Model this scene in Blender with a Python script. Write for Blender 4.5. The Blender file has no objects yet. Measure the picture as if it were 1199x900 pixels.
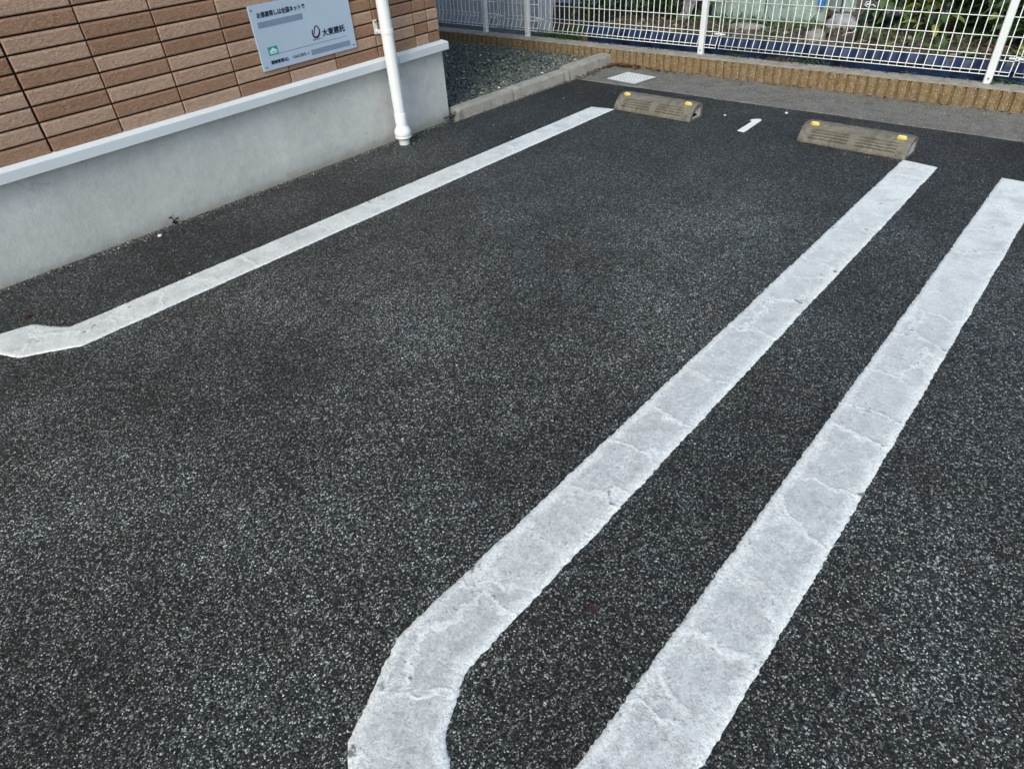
import bpy, bmesh, math, random
import numpy as np
from mathutils import Vector, Matrix, Euler, noise

S = bpy.context.scene
COL = S.collection
rad = math.radians

# ------------------------------------------------------------------ camera
cam_data = bpy.data.cameras.new("camera")
cam = bpy.data.objects.new("camera", cam_data)
COL.objects.link(cam)
right = Vector((0.75602316, 0.65215561, -0.05587526))
up = Vector((-0.36322204, 0.48901861, 0.79305142))
fwd = Vector((-0.54451697, 0.57927011, -0.60658669))
M = Matrix((right, up, -fwd)).transposed().to_4x4()
M.translation = Vector((0, 0, 1.5))
cam.matrix_world = M
cam_data.sensor_fit = 'HORIZONTAL'
cam_data.sensor_width = 36.0
cam_data.lens = 36.0 * 778.46 / 1199.0
cam_data.clip_start = 0.05
cam_data.clip_end = 2000
S.camera = cam

# ------------------------------------------------------------------ light
SUN_EL, SUN_AZ = 40.0, 160.0          # azimuth from +Y towards +X
world = bpy.data.worlds.new("World")
S.world = world
world.use_nodes = True
wn = world.node_tree
bg = wn.nodes["Background"]
sky = wn.nodes.new("ShaderNodeTexSky")
sky.sky_type = 'NISHITA'
sky.sun_disc = False
sky.sun_elevation = rad(SUN_EL)
sky.sun_rotation = rad(SUN_AZ)
sky.air_density = 1.0
sky.dust_density = 3.0
sky.ozone_density = 1.0
wn.links.new(sky.outputs[0], bg.inputs[0])
bg.inputs[1].default_value = 0.14
sd = bpy.data.lights.new("sun", 'SUN')
sd.energy = 1.3
sd.angle = rad(22)
sd.color = (1.0, 0.955, 0.89)
sun = bpy.data.objects.new("sun", sd)
COL.objects.link(sun)
to_sun = Vector((math.sin(rad(SUN_AZ)) * math.cos(rad(SUN_EL)), math.cos(rad(SUN_AZ)) * math.cos(rad(SUN_EL)), math.sin(rad(SUN_EL))))
sun.rotation_euler = to_sun.to_track_quat('Z', 'Y').to_euler()
S.view_settings.view_transform = 'Standard'
S.view_settings.look = 'None'
S.view_settings.gamma = 1.0
S.view_settings.exposure = 0.5
S.view_settings.use_curve_mapping = False
S.view_settings.use_white_balance = True        # the phone's cool, slightly green balance
S.view_settings.white_balance_temperature = 6120
S.view_settings.white_balance_tint = 1

# ------------------------------------------------------------------ helpers
rng = np.random.default_rng(7)
R = random.Random(11)


def tag(o, label=None, cat=None, group=None, kind=None):
    if label: o["label"] = label
    if cat: o["category"] = cat
    if group: o["group"] = group
    if kind: o["kind"] = kind
    return o


def empty(name, loc=(0, 0, 0), rot=(0, 0, 0)):
    o = bpy.data.objects.new(name, None)
    o.empty_display_size = 0.1
    o.location = loc
    o.rotation_euler = rot
    COL.objects.link(o)
    return o


def copy_tree(o, parent=None):
    c = o.copy()
    COL.objects.link(c)
    c.parent = parent
    for ch in [k for k in bpy.data.objects if k.parent == o]:
        copy_tree(ch, c)
    return c


class MB:
    """collects geometry and links it as one mesh object"""
    def __init__(s):
        s.v, s.f, s.mi, s.c = [], [], [], []
        s.mat = 0
        s.tint = 0.5

    def add(s, vs, fs):
        n = len(s.v)
        s.v += [tuple(p) for p in vs]
        for f in fs:
            s.f.append(tuple(i + n for i in f))
            s.mi.append(s.mat)
            s.c.append(s.tint)

    def box(s, a, b, M=None):
        x0, y0, z0 = a
        x1, y1, z1 = b
        vs = [(x0, y0, z0), (x1, y0, z0), (x1, y1, z0), (x0, y1, z0), (x0, y0, z1), (x1, y0, z1), (x1, y1, z1), (x0, y1, z1)]
        if M is not None: vs = [M @ Vector(p) for p in vs]
        s.add(vs, [(0, 3, 2, 1), (4, 5, 6, 7), (0, 1, 5, 4), (1, 2, 6, 5), (2, 3, 7, 6), (3, 0, 4, 7)])

    def tube(s, pts, r, n=8, cap=True):
        pts = [Vector(p) for p in pts]
        rs = r if isinstance(r, (list, tuple)) else [r] * len(pts)
        rings = []
        t0 = (pts[1] - pts[0]).normalized()
        a = t0.orthogonal().normalized()
        for i, p in enumerate(pts):
            t = (pts[min(i + 1, len(pts) - 1)] - pts[max(i - 1, 0)]).normalized()
            a = (a - t * a.dot(t)).normalized()
            b = t.cross(a)
            rings.append([p + (a * math.cos(k * 2 * math.pi / n) + b * math.sin(k * 2 * math.pi / n)) * rs[i] for k in range(n)])
        vs = [q for rg in rings for q in rg]
        fs = []
        for i in range(len(pts) - 1):
            for k in range(n):
                k2 = (k + 1) % n
                fs.append((i * n + k, i * n + k2, (i + 1) * n + k2, (i + 1) * n + k))
        if cap:
            fs.append(tuple(range(n))[::-1])
            fs.append(tuple((len(pts) - 1) * n + k for k in range(n)))
        s.add(vs, fs)

    def grid(s, P, closed=False):
        """P[i][j] points -> quads"""
        ni, nj = len(P), len(P[0])
        vs = [q for row in P for q in row]
        fs = [(i * nj + j, (i + 1) * nj + j, (i + 1) * nj + j + 1, i * nj + j + 1) for i in range(ni - 1) for j in range(nj - 1)]
        s.add(vs, fs)

    def build(s, name, mats, parent=None, smooth=False, uv=None):
        me = bpy.data.meshes.new(name)
        me.from_pydata(s.v, [], s.f)
        for m in (mats if isinstance(mats, (list, tuple)) else [mats]):
            me.materials.append(m)
        me.polygons.foreach_set("material_index", s.mi)
        at = me.attributes.new("tint", 'FLOAT', 'FACE')
        at.data.foreach_set("value", s.c)
        if smooth:
            me.polygons.foreach_set("use_smooth", [True] * len(me.polygons))
        if uv is not None:
            l = me.uv_layers.new(name="UVMap")
            for lp in me.loops:
                l.data[lp.index].uv = uv[lp.vertex_index]
        me.update()
        o = bpy.data.objects.new(name, me)
        COL.objects.link(o)
        if parent: o.parent = parent
        return o


def soften(o, width, seg=2, angle=40):
    """bevel the sharp edges of an object, by modifier"""
    m = o.modifiers.new("bevel", 'BEVEL')
    m.width = width
    m.segments = seg
    m.limit_method = 'ANGLE'
    m.angle_limit = rad(angle)
    m.harden_normals = False
    return o


# ---- materials -----------------------------------------------------------
class NT:
    def __init__(s, name):
        s.m = bpy.data.materials.new(name)
        s.m.use_nodes = True
        s.t = s.m.node_tree
        s.b = s.t.nodes["Principled BSDF"]
        s.co = None

    def n(s, typ, **kw):
        nd = s.t.nodes.new(typ)
        for k, v in kw.items(): setattr(nd, k, v)
        return nd

    def l(s, a, b): s.t.links.new(a, b)

    def coord(s, which='Object'):
        if s.co is None: s.co = s.n("ShaderNodeTexCoord")
        return s.co.outputs[which]

    def val(s, sock, v):
        if hasattr(v, 'is_output') or isinstance(v, bpy.types.NodeSocket): s.l(v, sock)
        else: sock.default_value = v

    def math(s, op, a, b=0.0, c=None, clamp=False):
        nd = s.n("ShaderNodeMath", operation=op)
        nd.use_clamp = clamp
        s.val(nd.inputs[0], a)
        s.val(nd.inputs[1], b)
        if c is not None: s.val(nd.inputs[2], c)
        return nd.outputs[0]

    def noise(s, scale, detail=3, rough=0.55, vec=None, dist=0.0):
        nd = s.n("ShaderNodeTexNoise")
        nd.inputs["Scale"].default_value = scale
        nd.inputs["Detail"].default_value = detail
        nd.inputs["Roughness"].default_value = rough
        nd.inputs["Distortion"].default_value = dist
        s.l(vec if vec is not None else s.coord(), nd.inputs["Vector"])
        return nd.outputs["Fac"]

    def voro(s, scale, feature='F1', vec=None, rnd=1.0):
        nd = s.n("ShaderNodeTexVoronoi", feature=feature)
        nd.inputs["Scale"].default_value = scale
        nd.inputs["Randomness"].default_value = rnd
        s.l(vec if vec is not None else s.coord(), nd.inputs["Vector"])
        return nd

    def ramp(s, fac, stops, interp='LINEAR'):
        nd = s.n("ShaderNodeValToRGB")
        cr = nd.color_ramp
        cr.interpolation = interp
        while len(cr.elements) < len(stops): cr.elements.new(0.5)
        for e, (p, c) in zip(cr.elements, stops):
            e.position = p
            e.color = (c, c, c, 1) if isinstance(c, (int, float)) else (*c, 1)
        s.l(fac, nd.inputs[0])
        return nd.outputs[0]

    def mix(s, fac, a, b, blend='MIX'):
        nd = s.n("ShaderNodeMix", data_type='RGBA', blend_type=blend)
        s.val(nd.inputs[0], fac)
        for sk, v in ((nd.inputs[6], a), (nd.inputs[7], b)):
            if isinstance(v, tuple): sk.default_value = (*v, 1)
            else: s.l(v, sk)
        return nd.outputs[2]

    def bump(s, h, strength=0.5, dist=0.005, normal=None):
        nd = s.n("ShaderNodeBump")
        nd.inputs["Strength"].default_value = strength
        nd.inputs["Distance"].default_value = dist
        s.l(h, nd.inputs["Height"])
        if normal is not None: s.l(normal, nd.inputs["Normal"])
        return nd.outputs[0]

    def out(s, col=None, rough=None, normal=None, spec=None, metal=None):
        if col is not None:
            if isinstance(col, tuple): s.b.inputs["Base Color"].default_value = (*col, 1)
            else: s.l(col, s.b.inputs["Base Color"])
        if rough is not None: s.val(s.b.inputs["Roughness"], rough)
        if normal is not None: s.l(normal, s.b.inputs["Normal"])
        if spec is not None: s.val(s.b.inputs["Specular IOR Level"], spec)
        if metal is not None: s.val(s.b.inputs["Metallic"], metal)
        return s.m

    def attr(s, name):
        nd = s.n("ShaderNodeAttribute", attribute_name=name)
        return nd.outputs["Fac"]


def facet_normal(t, colour_out, amount):
    """tilt the normal at random for every stone"""
    g = t.n("ShaderNodeNewGeometry")
    a = t.n("ShaderNodeVectorMath", operation='SUBTRACT')
    t.l(colour_out, a.inputs[0]); a.inputs[1].default_value = (0.5, 0.5, 0.5)
    b = t.n("ShaderNodeVectorMath", operation='MULTIPLY_ADD')
    t.l(a.outputs[0], b.inputs[0]); b.inputs[1].default_value = (amount, amount, amount * 0.3); t.l(g.outputs["Normal"], b.inputs[2])
    c = t.n("ShaderNodeVectorMath", operation='NORMALIZE')
    t.l(b.outputs[0], c.inputs[0])
    return c.outputs[0]


def m_asphalt():
    t = NT("asphalt")
    co = t.coord()
    warp = t.n("ShaderNodeTexNoise")
    warp.inputs["Scale"].default_value = 90
    warp.inputs["Detail"].default_value = 3
    t.l(co, warp.inputs["Vector"])
    ad = t.n("ShaderNodeVectorMath", operation='MULTIPLY_ADD')
    t.l(warp.outputs["Color"], ad.inputs[0])
    ad.inputs[1].default_value = (0.008, 0.008, 0.0)
    t.l(co, ad.inputs[2])
    v = ad.outputs[0]
    big = t.noise(1.15, 4, 0.6)
    mid = t.noise(5.5, 4, 0.65)
    a = t.voro(300, vec=v)          # grit
    b = t.voro(185, vec=v)          # stones
    be = t.voro(185, 'DISTANCE_TO_EDGE', vec=v)
    c = t.voro(52, vec=v)           # the odd big pebble
    sa = t.n("ShaderNodeSeparateColor"); t.l(a.outputs["Color"], sa.inputs[0])
    sb = t.n("ShaderNodeSeparateColor"); t.l(b.outputs["Color"], sb.inputs[0])
    sc = t.n("ShaderNodeSeparateColor"); t.l(c.outputs["Color"], sc.inputs[0])
    ca = t.ramp(sa.outputs[0], [(0.0, 0.005), (0.45, 0.015), (0.68, 0.042), (0.81, 0.13), (0.91, 0.32), (1.0, 0.66)])
    cb = t.ramp(sb.outputs[1], [(0.0, 0.009), (0.45, 0.028), (0.70, 0.09), (0.86, 0.24), (1.0, 0.58)])
    stone = t.math('GREATER_THAN', sb.outputs[0], 0.55)
    col = t.mix(stone, ca, cb)
    peb = t.math('MULTIPLY', t.math('LESS_THAN', c.outputs["Distance"], 0.25), t.math('GREATER_THAN', sc.outputs[0], 0.945))
    cp = t.ramp(sc.outputs[1], [(0.0, 0.12), (0.6, 0.30), (1.0, 0.72)])
    col = t.mix(peb, col, cp)
    # binder in the gaps between the stones
    gap = t.ramp(be.outputs["Distance"], [(0.0, 0.12), (0.17, 1.0)])
    gap2 = t.ramp(a.outputs["Distance"], [(0.36, 1.0), (0.72, 0.35)])
    col = t.mix(1.0, col, t.mix(stone, gap2, gap), 'MULTIPLY')
    # wear : polished grey lanes, darker fresh binder and oily patches
    w = t.ramp(t.math('ADD', t.math('MULTIPLY', big, 0.72), t.math('MULTIPLY', mid, 0.28)), [(0.37, 0.62), (0.5, 0.98), (0.62, 1.48)])
    col = t.mix(1.0, col, w, 'MULTIPLY')
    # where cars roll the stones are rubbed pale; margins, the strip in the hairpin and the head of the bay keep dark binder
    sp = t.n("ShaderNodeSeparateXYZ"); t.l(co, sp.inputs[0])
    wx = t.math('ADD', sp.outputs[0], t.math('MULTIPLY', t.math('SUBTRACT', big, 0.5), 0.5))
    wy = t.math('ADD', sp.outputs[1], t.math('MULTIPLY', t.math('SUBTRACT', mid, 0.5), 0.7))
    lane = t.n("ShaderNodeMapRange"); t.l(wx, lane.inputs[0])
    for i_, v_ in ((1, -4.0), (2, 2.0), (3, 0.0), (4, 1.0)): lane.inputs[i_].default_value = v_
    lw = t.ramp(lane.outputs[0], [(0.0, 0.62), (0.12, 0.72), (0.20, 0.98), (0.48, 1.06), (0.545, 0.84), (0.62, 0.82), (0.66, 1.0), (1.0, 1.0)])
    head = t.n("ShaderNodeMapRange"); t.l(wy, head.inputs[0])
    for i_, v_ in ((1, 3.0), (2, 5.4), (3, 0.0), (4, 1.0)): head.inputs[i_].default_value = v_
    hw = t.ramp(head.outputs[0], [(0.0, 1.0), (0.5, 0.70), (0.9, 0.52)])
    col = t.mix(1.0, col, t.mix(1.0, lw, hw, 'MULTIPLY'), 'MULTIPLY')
    hue = t.noise(2.3, 3, 0.6)
    tint = t.ramp(hue, [(0.35, (1.01, 1.0, 0.93)), (0.6, (0.95, 1.0, 0.97))])
    col = t.mix(1.0, col, tint, 'MULTIPLY')
    rust = t.ramp(t.noise(3.1, 5, 0.7), [(0.70, 0.0), (0.78, 0.3)])
    col = t.mix(rust, col, (0.055, 0.035, 0.022))
    h = t.math('ADD', t.math('MULTIPLY', t.math('SUBTRACT', 1.0, a.outputs["Distance"]), 0.5),
               t.math('MULTIPLY', sa.outputs[1], 0.5))
    h = t.math('ADD', h, t.math('MULTIPLY', stone, gap))
    fn = facet_normal(t, t.mix(stone, a.outputs["Color"], b.outputs["Color"]), 0.6)
    nb = t.bump(h, 0.7, 0.003, fn)
    return t.out(col, t.ramp(sa.outputs[2], [(0.0, 0.45), (1.0, 0.85)]), nb, 0.35)


def m_paint():
    t = NT("road_paint")
    co = t.coord()
    uv = t.coord('UV')
    su = t.n("ShaderNodeSeparateXYZ"); t.l(uv, su.inputs[0])
    u, v = su.outputs[0], su.outputs[1]
    wob = t.n("ShaderNodeTexNoise"); wob.inputs["Scale"].default_value = 11; wob.inputs["Detail"].default_value = 6
    wob.inputs["Roughness"].default_value = 0.62
    t.l(co, wob.inputs["Vector"])
    wv = t.math('MULTIPLY', t.math('SUBTRACT', wob.outputs["Fac"], 0.5), 0.55)
    wb2 = t.n("ShaderNodeSeparateColor"); t.l(wob.outputs["Color"], wb2.inputs[0])
    wu = t.math('MULTIPLY', t.math('SUBTRACT', wb2.outputs[1], 0.5), 0.55)

    def cracks(kv, off, w, lo):
        cv = t.n("ShaderNodeCombineXYZ")
        t.l(t.math('ADD', t.math('MULTIPLY', u, 0.22), wu), cv.inputs[0])
        t.l(t.math('ADD', t.math('MULTIPLY', v, kv), t.math('ADD', wv, off)), cv.inputs[1])
        ck = t.voro(1.0, 'DISTANCE_TO_EDGE', vec=cv.outputs[0])
        pres = t.ramp(t.noise(2.6 + off, 3), [(0.36, lo), (0.52, 1.0)])
        return t.math('MULTIPLY', t.ramp(ck.outputs["Distance"], [(0.0, 1.0), (w, 0.75), (w * 2.2, 0.0)]), pres)
    crack = cracks(4.2, 0.0, 0.024, 0.12)
    # threads of paint over the asphalt grain
    warp = t.n("ShaderNodeTexNoise"); warp.inputs["Scale"].default_value = 60; warp.inputs["Detail"].default_value = 3
    t.l(co, warp.inputs["Vector"])
    ad = t.n("ShaderNodeVectorMath", operation='MULTIPLY_ADD')
    t.l(warp.outputs["Color"], ad.inputs[0]); ad.inputs[1].default_value = (0.026, 0.026, 0); t.l(co, ad.inputs[2])
    netm = t.ramp(t.noise(17, 4, 0.7), [(0.38, 0.0), (0.60, 0.6)])
    fib = t.noise(125, 5, 0.8)
    wn1 = t.noise(75, 3, 0.6, dist=0.8)
    worm = t.ramp(t.math('ABSOLUTE', t.math('SUBTRACT', wn1, 0.5)), [(0.0, 1.0), (0.03, 0.8), (0.062, 0.0)])
    wn2 = t.noise(48, 4, 0.65, dist=1.1)
    worm2 = t.ramp(t.math('ABSOLUTE', t.math('SUBTRACT', wn2, 0.5)), [(0.0, 1.0), (0.026, 0.9), (0.052, 0.0)])
    worm = t.math('MAXIMUM', t.math('MULTIPLY', worm, 0.75), worm2)
    edge = t.ramp(t.math('ADD', t.math('ABSOLUTE', u), t.math('MULTIPLY', wv, 1.3)), [(0.62, 0.0), (0.90, 1.0)])
    cloud = t.noise(14, 8, 0.78)
    base = t.ramp(cloud, [(0.30, (0.33, 0.33, 0.34)), (0.45, (0.425, 0.425, 0.435)), (0.58, (0.51, 0.515, 0.52)), (0.72, (0.66, 0.67, 0.67))])
    white = (0.83, 0.835, 0.82)
    vv = t.n("ShaderNodeMapRange"); t.l(v, vv.inputs[0])
    vv.inputs[1].default_value = 1.2; vv.inputs[2].default_value = 4.0
    sx = t.n("ShaderNodeSeparateXYZ"); t.l(co, sx.inputs[0])
    newer = t.math('MULTIPLY', t.math('LESS_THAN', sx.outputs[0], -2.0), 0.85)     # the line by the wall was repainted
    fresh = t.math('MULTIPLY', t.math('MAXIMUM', vv.outputs[0], newer), t.ramp(t.noise(6, 5, 0.7), [(0.35, 0.35), (0.55, 0.85)]))
    k = t.math('MAXIMUM', t.math('MULTIPLY', edge, t.ramp(fib, [(0.36, 0.15), (0.52, 0.95)])), t.math('MULTIPLY', crack, t.ramp(fib, [(0.34, 0.3), (0.5, 1.0)])))
    k = t.math('MAXIMUM', k, t.math('MULTIPLY', worm, t.math('ADD', t.math('MULTIPLY', netm, 0.75), t.math('ADD', 0.25, edge), None, True)))
    k = t.math('MAXIMUM', k, fresh)
    col = t.mix(k, base, white)
    col = t.mix(1.0, col, t.ramp(fib, [(0.3, 0.76), (0.7, 1.15)]), 'MULTIPLY')
    pit = t.math('MULTIPLY', t.ramp(t.noise(80, 3, 0.6), [(0.63, 0.0), (0.69, 1.0)]), t.ramp(t.noise(5, 3), [(0.45, 0.15), (0.62, 0.9)]))
    col = t.mix(pit, col, (0.22, 0.22, 0.22))
    chip = t.math('MULTIPLY', t.ramp(crack, [(0.55, 0.0), (0.8, 1.0)]), t.ramp(t.noise(21, 3, 0.6), [(0.60, 0.0), (0.66, 0.9)]))
    col = t.mix(chip, col, (0.12, 0.12, 0.12))
    dirt = t.ramp(t.noise(2.6, 5, 0.7), [(0.52, 0.0), (0.72, 0.35)])
    col = t.mix(dirt, col, (0.34, 0.34, 0.36))
    h = t.math('ADD', t.math('MULTIPLY', crack, 1.5), t.math('MULTIPLY', fib, 0.9))
    h = t.math('ADD', h, t.math('MULTIPLY', t.math('MULTIPLY', worm, t.math('MAXIMUM', netm, edge)), 0.8))
    return t.out(col, 0.62, t.bump(h, 0.5, 0.003), 0.35)


def m_concrete(name, c0, c1, scale=6, fine=260, bump=0.25, stain=None, streak=False, spec=0.3, flecks=0.0):
    t = NT(name)
    n1 = t.noise(scale, 6, 0.65)
    col = t.ramp(n1, [(0.3, c0), (0.7, c1)])
    f = t.noise(fine, 2, 0.7)
    col = t.mix(1.0, col, t.ramp(f, [(0.25, 0.78), (0.75, 1.18)]), 'MULTIPLY')
    if stain:
        st = t.ramp(t.noise(scale * 2.3, 5, 0.7), [(0.5, 0.0), (0.72, 0.75)])
        col = t.mix(st, col, stain)
    if flecks:
        vo = t.voro(190)
        sv = t.n("ShaderNodeSeparateColor"); t.l(vo.outputs["Color"], sv.inputs[0])
        fl = t.math('GREATER_THAN', sv.outputs[0], 1.0 - flecks)
        fl = t.math('MULTIPLY', fl, t.math('LESS_THAN', vo.outputs["Distance"], 0.5))
        col = t.mix(fl, col, (0.5, 0.48, 0.42))
    h = t.math('ADD', t.math('MULTIPLY', f, 0.5), n1)
    return t.out(col, 0.85, t.bump(h, bump, 0.004), spec)


def m_foundation():
    t = NT("foundation_mortar")
    n1 = t.noise(2.2, 6, 0.6)
    col = t.ramp(n1, [(0.3, (0.52, 0.515, 0.495)), (0.7, (0.635, 0.63, 0.605))])
    n2 = t.noise(14, 5, 0.7)
    col = t.mix(1.0, col, t.ramp(n2, [(0.3, 0.90), (0.7, 1.07)]), 'MULTIPLY')
    mp = t.n("ShaderNodeMapping"); mp.inputs["Scale"].default_value = (1, 9, 1.2)
    t.l(t.coord(), mp.inputs[0])
    stk = t.noise(1.6, 4, 0.6, vec=mp.outputs[0])
    col = t.mix(1.0, col, t.ramp(stk, [(0.35, 0.98), (0.65, 1.02)]), 'MULTIPLY')
    sp = t.n("ShaderNodeSeparateXYZ"); t.l(t.coord(), sp.inputs[0])
    hz = t.math('ADD', sp.outputs[2], t.math('MULTIPLY', t.noise(9, 4, 0.7), -0.10))
    splash = t.ramp(t.math('ADD', hz, 0.12), [(0.0, 0.85), (0.06, 0.6), (0.10, 0.2), (0.17, 0.0)])
    col = t.mix(splash, col, (0.22, 0.20, 0.165))
    spot = t.ramp(t.noise(26, 2, 0.5), [(0.735, 0.0), (0.76, 0.6)])
    col = t.mix(spot, col, (0.2, 0.19, 0.18))
    # a few hairline cracks
    wc = t.n("ShaderNodeTexNoise"); wc.inputs["Scale"].default_value = 6; wc.inputs["Detail"].default_value = 5
    t.l(t.coord(), wc.inputs["Vector"])
    wa = t.n("ShaderNodeVectorMath", operation='MULTIPLY_ADD')
    t.l(wc.outputs["Color"], wa.inputs[0]); wa.inputs[1].default_value = (0.3, 0.3, 0.3); t.l(t.coord(), wa.inputs[2])
    hc = t.voro(1.5, 'DISTANCE_TO_EDGE', vec=wa.outputs[0])
    hl = t.math('MULTIPLY', t.ramp(hc.outputs["Distance"], [(0.0, 1.0), (0.004, 0.6), (0.009, 0.0)]), t.ramp(t.noise(1.9, 2), [(0.56, 0.0), (0.66, 0.3)]))
    col = t.mix(hl, col, (0.2, 0.2, 0.19))
    f = t.noise(320, 2, 0.6)
    return t.out(col, 0.8, t.bump(t.math('ADD', f, t.math('MULTIPLY', n2, 3.5)), 0.4, 0.004), 0.3)


def m_tile():
    t = NT("tile_face")
    k = t.attr("tint")
    col = t.ramp(k, [(0.0, (0.285, 0.158, 0.096)), (0.3, (0.325, 0.185, 0.115)), (0.45, (0.35, 0.205, 0.13)),
                     (0.55, (0.41, 0.262, 0.180)), (0.8, (0.44, 0.288, 0.203)), (1.0, (0.465, 0.305, 0.21))])
    mp = t.n("ShaderNodeMapping"); mp.inputs["Scale"].default_value = (1, 0.55, 1)
    t.l(t.coord(), mp.inputs[0])
    n = t.noise(80, 4, 0.65, vec=mp.outputs[0], dist=0.8)
    n2 = t.noise(30, 3, 0.6)
    col = t.mix(1.0, col, t.ramp(n, [(0.3, 0.80), (0.7, 1.15)]), 'MULTIPLY')
    col = t.mix(1.0, col, t.ramp(n2, [(0.3, 0.93), (0.7, 1.07)]), 'MULTIPLY')
    return t.out(col, 0.7, t.bump(n, 1.0, 0.007), 0.35)


def m_plain(name, col, rough=0.5, spec=0.5, metal=0.0, nscale=8, var=0.12, bump=0.0, bscale=60):
    t = NT(name)
    n = t.noise(nscale, 5, 0.6)
    lo = tuple(c * (1 - var) for c in col)
    hi = tuple(min(1, c * (1 + var)) for c in col)
    c = t.ramp(n, [(0.3, lo), (0.7, hi)])
    nb = t.bump(t.noise(bscale, 3), bump, 0.004) if bump else None
    return t.out(c, rough, nb, spec, metal)


def m_leaf(name, dark, light, yellow=None, trans=0.25):
    t = NT(name)
    k = t.attr("tint")
    stops = [(0.0, dark), (0.7, light)]
    if yellow: stops.append((1.0, yellow))
    c = t.ramp(k, stops)
    c = t.mix(1.0, c, t.ramp(t.noise(40, 3), [(0.3, 0.8), (0.7, 1.2)]), 'MULTIPLY')
    t.out(c, 0.45, None, 0.45)
    tr = t.n("ShaderNodeBsdfTranslucent")
    t.l(c, tr.inputs[0])
    mx = t.n("ShaderNodeMixShader")
    mx.inputs[0].default_value = trans
    t.l(t.b.outputs[0], mx.inputs[1])
    t.l(tr.outputs[0], mx.inputs[2])
    t.l(mx.outputs[0], t.t.nodes["Material Output"].inputs[0])
    return t.m


def m_stone(name, stops, bump=0.3, rough=0.8):
    t = NT(name)
    c = t.ramp(t.attr("tint"), stops)
    c = t.mix(1.0, c, t.ramp(t.noise(160, 3), [(0.3, 0.8), (0.7, 1.2)]), 'MULTIPLY')
    return t.out(c, rough, t.bump(t.noise(300, 2), bump, 0.002), 0.3)


def m_sheet(name, col, trans=0.4, rough=0.35, wr=18):
    t = NT(name)
    n = t.noise(wr, 4, 0.6, dist=1.2)
    c = t.ramp(n, [(0.25, tuple(x * 0.72 for x in col)), (0.7, tuple(min(1, x * 1.2) for x in col))])
    nb = t.bump(n, 0.6, 0.02)
    t.out(c, rough, nb, 0.5)
    tr = t.n("ShaderNodeBsdfTranslucent")
    t.l(c, tr.inputs[0])
    mx = t.n("ShaderNodeMixShader")
    mx.inputs[0].default_value = trans
    t.l(t.b.outputs[0], mx.inputs[1])
    t.l(tr.outputs[0], mx.inputs[2])
    t.l(mx.outputs[0], t.t.nodes["Material Output"].inputs[0])
    return t.m


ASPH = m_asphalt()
PAINT = m_paint()
NUMP = m_plain("fresh_white_paint", (0.80, 0.80, 0.79), 0.6, 0.4, nscale=40, var=0.05, bump=0.4, bscale=160)
GUTTER = m_concrete("gutter_concrete", (0.115, 0.109, 0.098), (0.20, 0.188, 0.168), 6, 130, 0.8, (0.08, 0.073, 0.062), flecks=0.09)
KERB = m_concrete("kerb_concrete", (0.28, 0.265, 0.232), (0.42, 0.395, 0.345), 7, 220, 0.45, (0.185, 0.165, 0.135))
STOPC = m_concrete("stop_concrete", (0.115, 0.104, 0.084), (0.225, 0.205, 0.170), 13, 170, 0.8, (0.065, 0.057, 0.044))
STOPR = m_plain("stop_recess", (0.33, 0.33, 0.33), 0.85, 0.2, nscale=30, var=0.3)
BLOCK = m_concrete("tan_block", (0.175, 0.118, 0.058), (0.26, 0.182, 0.094), 16, 240, 0.9, (0.105, 0.066, 0.030), flecks=0.10)
CAP = m_concrete("block_cap", (0.25, 0.228, 0.195), (0.42, 0.385, 0.335), 11, 120, 0.9, (0.15, 0.122, 0.09))
FOUND = m_foundation()
TILE = m_tile()
BACK = m_plain("joint_black", (0.012, 0.010, 0.010), 0.8, 0.2)
FLASH = m_plain("flashing_aluminium", (0.66, 0.68, 0.70), 0.42, 0.5, 0.0, nscale=3, var=0.05)
PVC = m_plain("white_pvc", (0.80, 0.80, 0.785), 0.33, 0.5, nscale=3, var=0.03)
PVCG = m_plain("grey_pvc", (0.60, 0.60, 0.58), 0.45, 0.5, nscale=12, var=0.12)
SIGN = m_plain("sign_plate", (0.455, 0.535, 0.65), 0.38, 0.5, 0.0, nscale=2, var=0.04)
SIGNE = m_plain("sign_edge", (0.62, 0.63, 0.64), 0.4, 0.5, 0.3)
INK = m_plain("navy_ink", (0.012, 0.014, 0.035), 0.5, 0.3)
MAROON = m_plain("maroon_ink", (0.035, 0.008, 0.016), 0.5, 0.3)
INKG = m_plain("grey_ink", (0.10, 0.13, 0.17), 0.5, 0.3)
MASK = m_plain("grey_band", (0.215, 0.27, 0.36), 0.5, 0.3, var=0.05)
GREEN = m_plain("green_badge", (0.035, 0.29, 0.235), 0.45, 0.4, var=0.06)
BADGE = m_plain("pale_badge", (0.58, 0.78, 0.80), 0.45, 0.4, var=0.03)
FENCE = m_plain("white_coated_wire", (0.74, 0.75, 0.73), 0.4, 0.5, nscale=5, var=0.05)
POST = m_plain("white_coated_post", (0.72, 0.74, 0.75), 0.38, 0.5, nscale=5, var=0.05)
BOLT = m_plain("steel_bolt", (0.18, 0.18, 0.18), 0.5, 0.5, 0.6)
AMBER = m_plain("amber_reflector", (0.62, 0.46, 0.05), 0.35, 0.5, var=0.2, nscale=40)
PALEL = m_plain("reflector_lens", (0.80, 0.72, 0.50), 0.25, 0.6, var=0.05)
PLATE = m_plain("steel_cover", (0.30, 0.31, 0.31), 0.6, 0.4, 0.1, nscale=14, var=0.2)
TREAD = m_plain("steel_tread", (0.78, 0.79, 0.79), 0.45, 0.5, 0.1, nscale=14, var=0.1)
SOIL = m_concrete("field_soil", (0.07, 0.050, 0.034), (0.15, 0.112, 0.078), 9, 90, 1.0, (0.21, 0.17, 0.125))
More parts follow.
